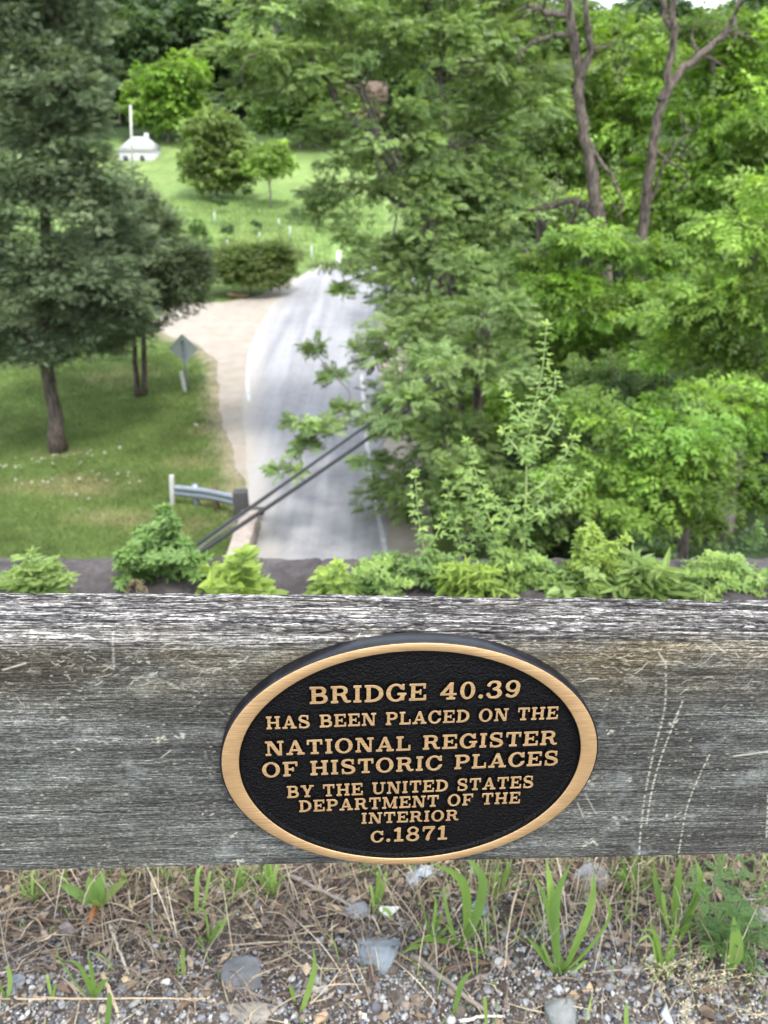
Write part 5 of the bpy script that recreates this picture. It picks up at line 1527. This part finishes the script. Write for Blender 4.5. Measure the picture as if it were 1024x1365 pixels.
plant("broad_weed", "bright upright weed with long broad leaves, left of the plaque's centre", "weed", cp(312, 1.84), fan(312, 1.84, 20, 312, 798, 68, 80), OVATE, 0.085, LIME, n=20, droop=-0.25) 
plant("broad_weed", "small bright round-leaved weed above the plaque's upper left", "weed", cp(448, 1.86), fan(440, 1.86, 28, 442, 798, 52, 52), OVATE, 0.046, LIME, n=30)
plant("lance_weed", "weed with long pale pointed leaves right of the lime-green bush", "weed", cp(860, 1.85), fan(865, 1.85, 26, 855, 802, 66, 66), LANCE, 0.10, GOLD, n=22, droop=-0.2)
plant("weed_clump", "loose thin-stemmed weed clump at the right end of the rail", "weed", cp(975, D), fan(975, D, 52, 970, 800, 92, 74), TRI, 0.040, SWEET, n=28)
plant("weed_clump", "low lime weed clump between the two bluish-green clumps", "weed", cp(625, 1.86), fan(625, 1.86, 32, 620, 800, 80, 58), LANCE, 0.062, LIME, n=28)
plant("broad_weed", "mid-height weed with pale oval leaves between the bush and the lance-leaved weed", "weed", cp(770, 1.85), fan(770, 1.85, 26, 770, 802, 60, 52), OVATE, 0.05, GOLD, n=26)
plant("weed_clump", "yellowish narrow-leaved clump just left of the loose clump at the right end", "weed", cp(915, 1.87), fan(915, 1.87, 34, 915, 802, 60, 55), LANCE, 0.055, GOLD, n=34)
plant("weed_clump", "small green clump right of the round-leaved weed, above the plaque's top", "weed", cp(500, 1.88), fan(500, 1.88, 34, 505, 800, 55, 66), TRI, 0.042, SWEET, n=24)
plant("dry_weed", "small brownish dry weed on the coping beside the broad-leaved bush", "weed", cp(180, 1.86), fan(175, 1.86, 10, 175, 795, 35, 40), LANCE, 0.026, ((0.13, 0.12, 0.06), (0.24, 0.21, 0.12)), n=20, stemcol=(0.2, 0.15, 0.09))

# ------------------------------------------------------------------ gravel, litter and grass beyond the rail
def dk(px, py, dz=0.0):
    p = on_z(px, py, DECK); p[2] = float(deck_z(p[0], p[1])) + dz; return p
def ico(sub):
    bm = bmesh.new(); bmesh.ops.create_icosphere(bm, subdivisions=sub, radius=1.0)
    V = np.array([v.co[:] for v in bm.verts]); F = np.array([[v.index for v in f.verts] for f in bm.faces]); bm.free()
    return V, F
def pebbles(n, sub, smin, smax, xr, yr, dens, pal, seed):
    q = np.random.default_rng(seed)
    V0, F0 = ico(sub)
    x = q.uniform(*xr, n); y = q.uniform(*yr, n)
    k = q.random(n) < dens(x, y); x, y = x[k], y[k]; n = len(x)
    s = smin * (smax / smin) ** (q.random(n) ** 1.7)
    W = np.repeat(V0[None], n, 0)
    for j in range(5):
        d = nrm(q.standard_normal((n, 1, 3))); c = q.uniform(0.45, 0.85, (n, 1))
        t = (W * d).sum(-1)
        W = W - np.maximum(t - c, 0)[..., None] * d * 0.9
    W = W * (s[:, None, None] * np.stack([q.uniform(0.75, 1.3, n), q.uniform(0.7, 1.1, n), q.uniform(0.45, 0.8, n)], -1)[:, None])
    a = q.uniform(0, 6.28, n)[:, None]
    X_, Y_ = W[..., 0] * np.cos(a) - W[..., 1] * np.sin(a), W[..., 0] * np.sin(a) + W[..., 1] * np.cos(a)
    tl = q.normal(0, 0.35, (n, 2, 1))
    W = np.stack([X_, Y_, W[..., 2] + X_ * tl[:, 0] + Y_ * tl[:, 1]], -1)
    W += np.stack([x, y, deck_z(x, y) + s * 0.28], -1)[:, None]
    pal = np.asarray(pal)
    C = pal[q.integers(0, len(pal), n)] * np.exp(q.normal(0, 0.28, (n, 1)))
    return W.reshape(-1, 3), (F0[None] + (np.arange(n) * len(V0))[:, None, None]).reshape(-1, 3), np.clip(np.repeat(C, len(V0), 0), 0.01, 0.7)
GPAL = [tuple(0.80 * q for q in c) for c in [(0.17, 0.175, 0.19), (0.22, 0.22, 0.225), (0.13, 0.135, 0.15), (0.30, 0.29, 0.275), (0.24, 0.20, 0.16), (0.10, 0.10, 0.11), (0.38, 0.37, 0.35), (0.19, 0.15, 0.12), (0.27, 0.27, 0.28)]]
def gd(x, y):                                    # thick nearest the camera, thinner where the litter lies
    return np.clip(1.05 - smooth(0.80, 1.02, y + 0.05 + 0.10 * fbm(x, y, 7, 61) - 0.05 * (x > -0.1) + 0.06 * (x < -0.15)) * 0.85, 0.05, 1)
VS, FS, CS = [], [], []; n0 = 0
for (n, sub, a, b_, sd2) in [(104000, 1, 0.0014, 0.0042, 1), (16000, 1, 0.0035, 0.0075, 2), (1200, 2, 0.006, 0.012, 3)]:
    V, F, C = pebbles(n, sub, a, b_, (-1.3, 1.4), (0.60, 1.22), gd, GPAL, sd2)
    VS.append(V); FS.append(F + n0); CS.append(C); n0 += len(V)
tag(mesh("gravel", np.concatenate(VS), np.concatenate(FS), PEBBLE, tint=np.concatenate(CS)), "loose grey and tan gravel beyond the rail", "gravel", kind="stuff")

def ribbon(P, W, n=9, fold=0.25, side=None):
    """a folded blade: 3 verts per station"""
    Q = spline(P, n); T = nrm(np.gradient(Q, axis=0))
    sd_ = np.asarray(side, float) if side is not None else np.cross(T, [0, 0, 1.0])
    sd_ = nrm(sd_ - T * (sd_ * T).sum(-1, keepdims=True)) if sd_.ndim > 1 else nrm(np.repeat(sd_[None], n, 0) - T * (T @ sd_)[:, None])
    up = np.cross(sd_, T)
    w = (np.interp(np.linspace(0, 1, n), np.linspace(0, 1, len(W)), W) / 2)[:, None]
    V = np.stack([Q - sd_ * w + up * w * fold, Q, Q + sd_ * w + up * w * fold], 1).reshape(-1, 3)
    i = np.arange(n - 1)[:, None] * 3; j = np.arange(2)[None]
    return V, np.stack([i + j, i + j + 1, i + j + 4, i + j + 3], -1).reshape(-1, 4)

# dry straw, stalks and leaf scraps
m = MB()
q = np.random.default_rng(44)
SP = np.array([(0.20, 0.155, 0.10), (0.13, 0.095, 0.062), (0.27, 0.22, 0.15), (0.085, 0.055, 0.038), (0.17, 0.13, 0.10), (0.05, 0.034, 0.026), (0.10, 0.07, 0.05)]) * 1.22
for k in range(12500):
    x = q.uniform(-1.3, 1.4); y = q.uniform(0.62, 1.25)
    if q.random() > (0.16 + 0.84 * smooth(0.78, 0.98, y + 0.08 * float(fbm(x, y, 7, 62)) + (0.06 if x < -0.15 else -0.02))): continue
    z = float(deck_z(x, y)); ln = q.uniform(0.015, 0.11) * (0.6 if q.random() < 0.5 else 1.0); a = q.uniform(0, 6.28) if q.random() < 0.6 else q.normal(0.1, 0.5)
    d = np.array([math.cos(a), math.sin(a), 0]); lift = abs(q.normal(0, 0.010))
    p0 = np.array([x, y, z + 0.004 + q.uniform(0, 0.006)])
    V, F = ribbon([p0, p0 + d * ln / 2 + [q.normal(0, .004), q.normal(0, .004), lift], p0 + d * ln + [0, 0, lift * q.uniform(0, 1.8)]], [0.0012, q.uniform(0.001, 0.003), 0.0005], 5)
    m.add(V, F, SP[q.integers(len(SP))] * math.exp(q.normal(0, 0.25)))
for k in range(1500):                             # standing dead stalks
    x = q.uniform(-0.7, 0.75); y = q.uniform(0.80, 1.25)
    if q.random() > (0.9 if (x > 0.02) else 0.35): continue
    z = float(deck_z(x, y)); h = q.uniform(0.03, 0.16)
    p0 = np.array([x, y, z]); l = q.normal(0, 0.30, 2) * h
    V, F = ribbon([p0, p0 + [l[0] * .4, l[1] * .4, h * .55], p0 + [l[0], l[1], h]], [0.0016, 0.0018, 0.0007], 5, side=(1, 0.2, 0))
    m.add(V, F, np.array([(0.36, 0.30, 0.21), (0.28, 0.22, 0.15), (0.42, 0.37, 0.28)][q.integers(3)]) * math.exp(q.normal(0, 0.2)))
for k in range(2200):                             # crumpled dead leaves
    x = q.uniform(-1.2, 1.3); y = q.uniform(0.66, 1.25)
    if q.random() > 0.2 + 0.8 * smooth(0.8, 1.0, y): continue
    p0 = np.array([x, y, float(deck_z(x, y)) + 0.006]); d = nrm(q.standard_normal(3) * [1, 1, 0.35])
    V, F = ribbon([p0, p0 + d * 0.012 + [0, 0, q.uniform(0, 0.006)], p0 + d * q.uniform(0.018, 0.032)], [0.001, q.uniform(0.008, 0.017), 0.002], 5, fold=q.uniform(-0.6, 0.8))
    m.add(V, F, SP[[0, 1, 3, 4, 5][q.integers(5)]] * math.exp(q.normal(0, 0.25)))
o = m.build("litter", STRAW); tag(o, "dry straw and dead leaf litter over the gravel", "litter", kind="stuff")

# larger stones
for (lb, px, py, rx, ry, flat, col, sd2) in [
    ("largest blue-grey stone, in the gravel below the plaque", 503, 1275, 0.046, 0.036, 0.75, (0.15, 0.17, 0.185), 11), ("white angular stone chip below the plaque's lower edge", 521, 1216, 0.020, 0.014, 0.9, (0.70, 0.69, 0.66), 12),
    ("pale bluish stone half hidden behind the plaque's bottom edge", 566, 1170, 0.030, 0.022, 0.8, (0.32, 0.35, 0.39), 13), ("dark grey stone left of the largest blue-grey stone", 332, 1300, 0.034, 0.028, 0.55, (0.10, 0.10, 0.105), 14),
    ("flat tan-grey stone at the bottom edge, left of the middle", 335, 1358, 0.042, 0.022, 0.5, (0.19, 0.175, 0.15), 15), ("grey stone among dead stalks at the bottom right of the middle", 742, 1350, 0.034, 0.030, 0.8, (0.16, 0.165, 0.16), 16),
    ("small pale bluish pebble-like stone near the bottom right", 888, 1356, 0.013, 0.014, 0.9, (0.36, 0.39, 0.43), 17), ("greyish stone under the rail, right of the tall corn-like grass", 795, 1175, 0.036, 0.024, 0.6, (0.20, 0.20, 0.205), 18),
    ("small tan stone beside the flat stone at the bottom", 425, 1360, 0.012, 0.010, 0.8, (0.34, 0.23, 0.14), 19), ("light grey stone near the fern-like weed", 1012, 1228, 0.026, 0.020, 0.6, (0.30, 0.28, 0.26), 20),
    ("grey stone at the rail's shadow above the largest blue-grey stone", 470, 1215, 0.026, 0.02, 0.6, (0.17, 0.175, 0.185), 21), ("bluish stone behind the white chip", 645, 1217, 0.017, 0.014, 0.7, (0.26, 0.29, 0.33), 22),
    ("round dark stone at the lower left among straw", 92, 1240, 0.018, 0.014, 0.7, (0.20, 0.17, 0.165), 23), ("small dark bluish stone at the far lower left", 22, 1312, 0.013, 0.011, 0.8, (0.13, 0.15, 0.18), 24)]:
    p = dk(px, py)
    rock("stone", lb, "stone", p + [0, 0, ry * flat * 0.35], (rx, ry, ry), col, 3, flat, "larger stones in the gravel", sd2)

# sticks and stalks lying on the ground
for (lb, a, b_, r, col) in [("pale straight stick left, pointing down from the straw", (148, 1238), (172, 1302), 0.0032, (0.36, 0.32, 0.26)), ("long thin straw lying level at the lower left", (0, 1336), (275, 1340), 0.0017, (0.40, 0.31, 0.20)),
                            ("short tan broken stalk at the bottom left", (138, 1304), (160, 1362), 0.0045, (0.36, 0.28, 0.19)), ("grey knobbly twig slanting down to the largest stone", (388, 1172), (502, 1232), 0.0045, (0.20, 0.17, 0.145)),
                            ("grey twig slanting from the largest stone to the bottom", (548, 1278), (652, 1358), 0.0055, (0.17, 0.145, 0.12)), ("thin reddish-brown twig left of the middle, under the rail", (196, 1180), (270, 1222), 0.0024, (0.13, 0.085, 0.06)),
                            ("pale thin stalk leaning across the left litter", (203, 1165), (205, 1262), 0.0022, (0.24, 0.21, 0.17)), ("pale stalk standing up right of the white chip", (692, 1182), (672, 1296), 0.0024, (0.46, 0.36, 0.26)),
                            ("brown bark-coloured stick lying under the corn-like grass", (590, 1298), (650, 1290), 0.004, (0.12, 0.075, 0.05)), ("white-tipped straw at the bottom, right of the middle", (612, 1366), (672, 1360), 0.0028, (0.55, 0.50, 0.42)),
                            ("brown thin twig curving through the gravel, left of the middle", (210, 1270), (250, 1345), 0.0018, (0.10, 0.07, 0.055)), ("long pale level straw left of the largest stone", (300, 1268), (432, 1262), 0.0016, (0.34, 0.28, 0.20))]:
    A, B2 = dk(*a, 0.010), dk(*b_, 0.010)
    Q = spline([A, (A + B2) / 2 + [q.normal(0, .004), q.normal(0, .004), 0.006], B2], 12) + q.normal(0, r * 0.25, (12, 3))
    m = MB(); m.tube(Q, np.interp(np.arange(12), [0, 11], [r, r * 0.6]) * q.uniform(0.85, 1.15, 12), 7, col)
    tag(m.build("stick", STRAW, loc=A, smooth_=True), lb, "stick", "sticks and stalks on the gravel")

# grass tufts: (label, base, blade tips with widths in px)
BL = np.array([(0.150, 0.245, 0.050), (0.20, 0.300, 0.075), (0.125, 0.210, 0.050)])
def tuft(lb, base, tips, extra=0, eh=0.05, col=None, D_=0.0):
    b_ = dk(*base)
    root = thing("grass_tuft", lb, "grass tuft", b_, "grass tufts beyond the rail")
    def blade(tip, w, bow, c):
        d = tip - b_
        side = nrm(np.cross(d, [0.1, -1.0, 0.3]))
        st = b_ + [q.normal(0, .004), q.normal(0, .004), -0.005]
        sb = side * q.normal(0, 0.07) * np.linalg.norm(d)
        P = [st, st + d * 0.35 + [0, 0, bow * 0.5] + sb, st + d * 0.72 + [0, 0, bow] + sb * 1.3, tip]
        tw = np.linspace(0, q.normal(0, 0.9), 14)[:, None]
        sv = side * np.cos(tw) + nrm(np.cross(side, d)) * np.sin(tw)
        V, F = ribbon(P, [w * 0.38, w * 0.7, w * 0.82, w * 0.78, w * 0.5, w * 0.04], 14, fold=0.35, side=sv)
        C = np.clip(np.repeat(np.asarray(c)[None], len(V), 0) * np.exp(q.normal(0, 0.05, (len(V), 1))), 0.01, 0.6)
        mesh("blade", V - b_, F, GRASSM, root, tint=C, smooth_=True)
    for (x, y, wpx, dy) in tips:
        tip = at(x, y, b_[1] + dy)
        blade(tip, wpx * m_per_px(b_), 0.012 * q.uniform(0.3, 1.6) + (0.02 if wpx < 8 else 0.0), col if col is not None else BL[q.integers(3)] * math.exp(q.normal(0, 0.12)))
    for k in range(extra * 2):
        a = q.uniform(0, 6.28); h = eh * q.uniform(0.5, 1.5)
        blade(b_ + [math.cos(a) * h * 0.7, math.sin(a) * h * 0.5, h], q.uniform(0.0016, 0.004), 0.01, BL[q.integers(3)] * math.exp(q.normal(0, 0.2)))
tuft("broad two-bladed grass right below the plaque's bottom, next to the bluish stone", (613, 1262), [(574, 1150, 15, .02), (618, 1140, 17, .05), (640, 1270, 9, -.05), (540, 1265, 9, -.05), (655, 1285, 6, -.05), (596, 1180, 7, .05)], 3)
tuft("tallest many-bladed corn-like grass, right of the plaque's bottom", (746, 1296), [(700, 1155, 13, .03), (728, 1145, 15, .05), (762, 1148, 15, .05), (792, 1160, 12, .02), (800, 1185, 9, .0), (702, 1250, 9, -.05), (760, 1300, 7, -.08), (722, 1262, 7, -.04), (785, 1245, 6, -.03)], 5)
tuft("broad-bladed grass right, between the corn-like tuft and the fern-like weed", (896, 1250), [(872, 1142, 11, .03), (908, 1138, 17, .05), (926, 1142, 14, .04), (946, 1162, 10, .02), (883, 1190, 7, 0.0)], 4)
tuft("small spreading grass left of the two-bladed grass", (574, 1256), [(555, 1205, 6, 0), (578, 1195, 6, .02), (592, 1225, 6, 0), (535, 1272, 9, -.04), (600, 1245, 5, -.02)], 3)
tuft("small thin grass clump under the broad-bladed grass at the right", (881, 1298), [(850, 1240, 6, 0), (862, 1228, 5, .02), (900, 1268, 7, 0), (905, 1240, 5, .02), (846, 1262, 5, -.02), (870, 1310, 6, -.05)], 4)
tuft("single upright blade at the bottom right of the middle", (610, 1352), [(632, 1292, 9, 0)], 1, 0.02)
tuft("single blade cut by the bottom edge, right of the middle", (838, 1375), [(836, 1336, 9, 0)], 0)
tuft("three-bladed bright grass at the lower left", (126, 1332), [(86, 1280, 8, 0), (118, 1272, 8, .01), (152, 1306, 9, -.01), (80, 1262, 4, .02)], 1, 0.03)
tuft("single bright blade just below the three-bladed grass", (138, 1372), [(146, 1322, 9, 0)], 0)
tuft("single tall blade left of the middle, rising behind the rail", (267, 1222), [(271, 1150, 8, .03), (282, 1160, 5, .03)], 1, 0.03)
tuft("bent grass with arching tips left of the middle", (278, 1258), [(302, 1232, 6, 0), (258, 1220, 5, 0), (300, 1226, 5, .01), (264, 1270, 5, -.03)], 1, 0.03)
tuft("solitary bright blade in the gravel, left of the largest stone", (396, 1346), [(417, 1258, 10, .0), (388, 1326, 6, 0)], 0)
tuft("pale stubby blade between the left straw and the solitary bright blade", (242, 1304), [(246, 1270, 7, 0)], 1, 0.02, col=(0.2, 0.27, 0.08))
tuft("narrow grass right against the plaque's lower left rim", (500, 1214), [(506, 1148, 8, .02), (514, 1160, 7, .03), (526, 1232, 7, -.02), (492, 1180, 5, .02)], 2)
tuft("bushy grass under the rail, left of the plaque's bottom", (362, 1196), [(350, 1160, 6, .02), (372, 1152, 8, .02), (364, 1156, 7, .03), (384, 1170, 6, .02), (340, 1180, 5, .02)], 8, 0.06)
tuft("bushy yellow-green grass under the rail, left of centre", (318, 1190), [(308, 1160, 6, .02), (328, 1156, 6, .02), (335, 1172, 6, .02)], 9, 0.055)
tuft("wispy grass under the rail at the far left", (44, 1200), [(30, 1170, 4, .03), (52, 1165, 5, .03), (62, 1180, 4, .02), (70, 1195, 4, 0)], 7, 0.05)
tuft("fine grass under the rail, right of the corn-like grass", (838, 1190), [(826, 1150, 5, .03), (842, 1146, 6, .03), (858, 1156, 5, .02), (818, 1168, 5, .02)], 7, 0.06)
tuft("fine grass under the rail between the two corn-like tufts", (662, 1200), [(650, 1160, 5, .03), (672, 1150, 7, .03), (682, 1165, 5, .02)], 6, 0.06)
tuft("little grass blade sprout at the lower left edge", (4, 1330), [(2, 1290, 7, 0), (14, 1350, 5, -.02), (-6, 1310, 6, 0)], 0)
tuft("short sprout beside the lower right stalks", (652, 1372), [(646, 1330, 6, 0), (660, 1345, 5, 0)], 0)
tuft("thin sprout low down between the left grasses and the long level straw", (68, 1338), [(64, 1306, 5, 0), (76, 1318, 4, 0)], 0)
# thin young grass coming up through the litter
m = MB()
for k in range(2600):
    x = q.uniform(-0.72, 0.78); y = q.uniform(0.68, 1.25)
    if q.random() > (0.08 + 0.92 * smooth(0.84, 1.02, y + 0.10 * float(fbm(x, y, 6, 88)) + (0.05 if x > 0.02 else -0.01))) * (0.35 + 0.65 * (float(fbm(x, y, 9, 89)) > -0.1)): continue
    p0 = np.array([x, y, float(deck_z(x, y))]); h = q.uniform(0.015, 0.075); a = q.uniform(0, 6.28); l = h * q.uniform(0.1, 0.9)
    d = np.array([math.cos(a), math.sin(a), 0]) * l
    V, F = ribbon([p0, p0 + d * 0.35 + [0, 0, h * 0.7], p0 + d + [0, 0, h * q.uniform(0.75, 1.05)]], [0.0012, q.uniform(0.0014, 0.0034), 0.0003], 5, side=nrm(np.cross(d + [0, 0, .001], [0, 0, 1.0])))
    m.add(V, F, BL[q.integers(3)] * math.exp(q.normal(-0.1, 0.25)))
tag(m.build("grass", GRASSM), "thin young grass sprouting through the litter under the rail", "grass", kind="stuff")
# broad leaf with an orange tip under the rail
p = dk(132, 1212)
bl = thing("broad_leaf_weed", "flat broad-leaved weed with one orange withered leaf, under the rail at left", "weed", p)
for (tip, w, c) in [((78, 1178), 15, (0.12, 0.21, 0.05)), ((138, 1162), 15, (0.14, 0.24, 0.06)), ((118, 1168), 16, (0.13, 0.22, 0.05)), ((170, 1172), 12, (0.15, 0.2, 0.06)), ((118, 1232), 13, (0.50, 0.20, 0.09)), ((128, 1200), 10, (0.2, 0.25, 0.07))]:
    t = at(*tip, p[1] + (0.02 if tip[1] < 1200 else -0.04))
    V, F = ribbon([p, (p + t) / 2 + [0, 0, 0.012], t], [w * .2 * m_per_px(p), w * m_per_px(p), w * .9 * m_per_px(p), w * .1 * m_per_px(p)], 10, 0.25, side=nrm(np.cross(t - p, [0.1, -1, 0.4])))
    mesh("leaf", V - p, F, GRASSM, bl, tint=np.repeat(np.asarray(c)[None], len(V), 0), smooth_=True)
# fern-like weed at the right
p = dk(972, 1268)
fw = thing("fern_weed", "fern-like feathery weed at the right edge below the rail", "weed", p)
VS, FS, CS = [], [], []; n0 = 0
sm = MB()
for (tip, n) in [((990, 1148), 12), ((930, 1180), 10), ((925, 1222), 10), ((1015, 1190), 11), ((1020, 1240), 10), ((1005, 1285), 8), ((945, 1262), 8), ((958, 1160), 10), ((985, 1215), 9)]:
    t = at(*tip, p[1] + rng.uniform(-0.05, 0.05))
    P = [p, (p + t) / 2 + [0, 0, 0.02], t]
    (tb, tf), (V, F, C) = shoot(P, n, FERN, 0.050, ((0.07, 0.15, 0.045), (0.13, 0.225, 0.06)), r=0.0018, top_cluster=2)
    sm.add(tb, tf, (0.13, 0.19, 0.06)); VS.append(V); FS.append(F + n0); CS.append(C); n0 += len(V)
sm.build("stem", STEMM, fw, loc=p, smooth_=True)
mesh("leaves", np.concatenate(VS) - p, np.concatenate(FS), PLANTM, fw, tint=np.concatenate(CS))
t = at(978, 1222, p[1] - 0.03); p2 = dk(975, 1296)
V, F = ribbon([p2, (p2 + t) / 2 + [0, -0.01, 0.01], t], [0.004, 0.026, 0.022, 0.002], 10, 0.2, side=(1, 0, 0))
mesh("leaf", V - p, F, GRASSM, fw, tint=np.repeat(np.array([[0.17, 0.27, 0.06]]), len(V), 0), smooth_=True)
# seeding dry grass right of the corn-like grass
p = dk(915, 1330)
sg_ = thing("seed_grass", "dry tan seeding grass spray at the lower right", "grass tuft", p)
m = MB(); m2 = MB()
for k in range(26):
    b_ = p + [q.normal(0, .03), q.normal(0, .03), 0]
    t = b_ + [q.normal(0.01, 0.05), q.normal(0, 0.04), q.uniform(0.03, 0.11)]
    m.tube(spline([b_, (b_ + t) / 2 + [0, 0, .01], t], 6), 0.0006, 4, (0.34, 0.29, 0.18))
    for j in range(12):
        f = q.uniform(0.4, 1.0); c = b_ + (t - b_) * f + q.normal(0, 0.006, 3)
        V, F = ribbon([c, c + [0.002, 0, 0.002], c + nrm(q.standard_normal(3)) * 0.005], [0.0004, 0.0022, 0.0004], 3)
        m2.add(V, F, (0.42, 0.38, 0.24))
m.build("stem", STRAW, sg_, loc=p); m2.build("seed_head", STRAW, sg_, loc=p)
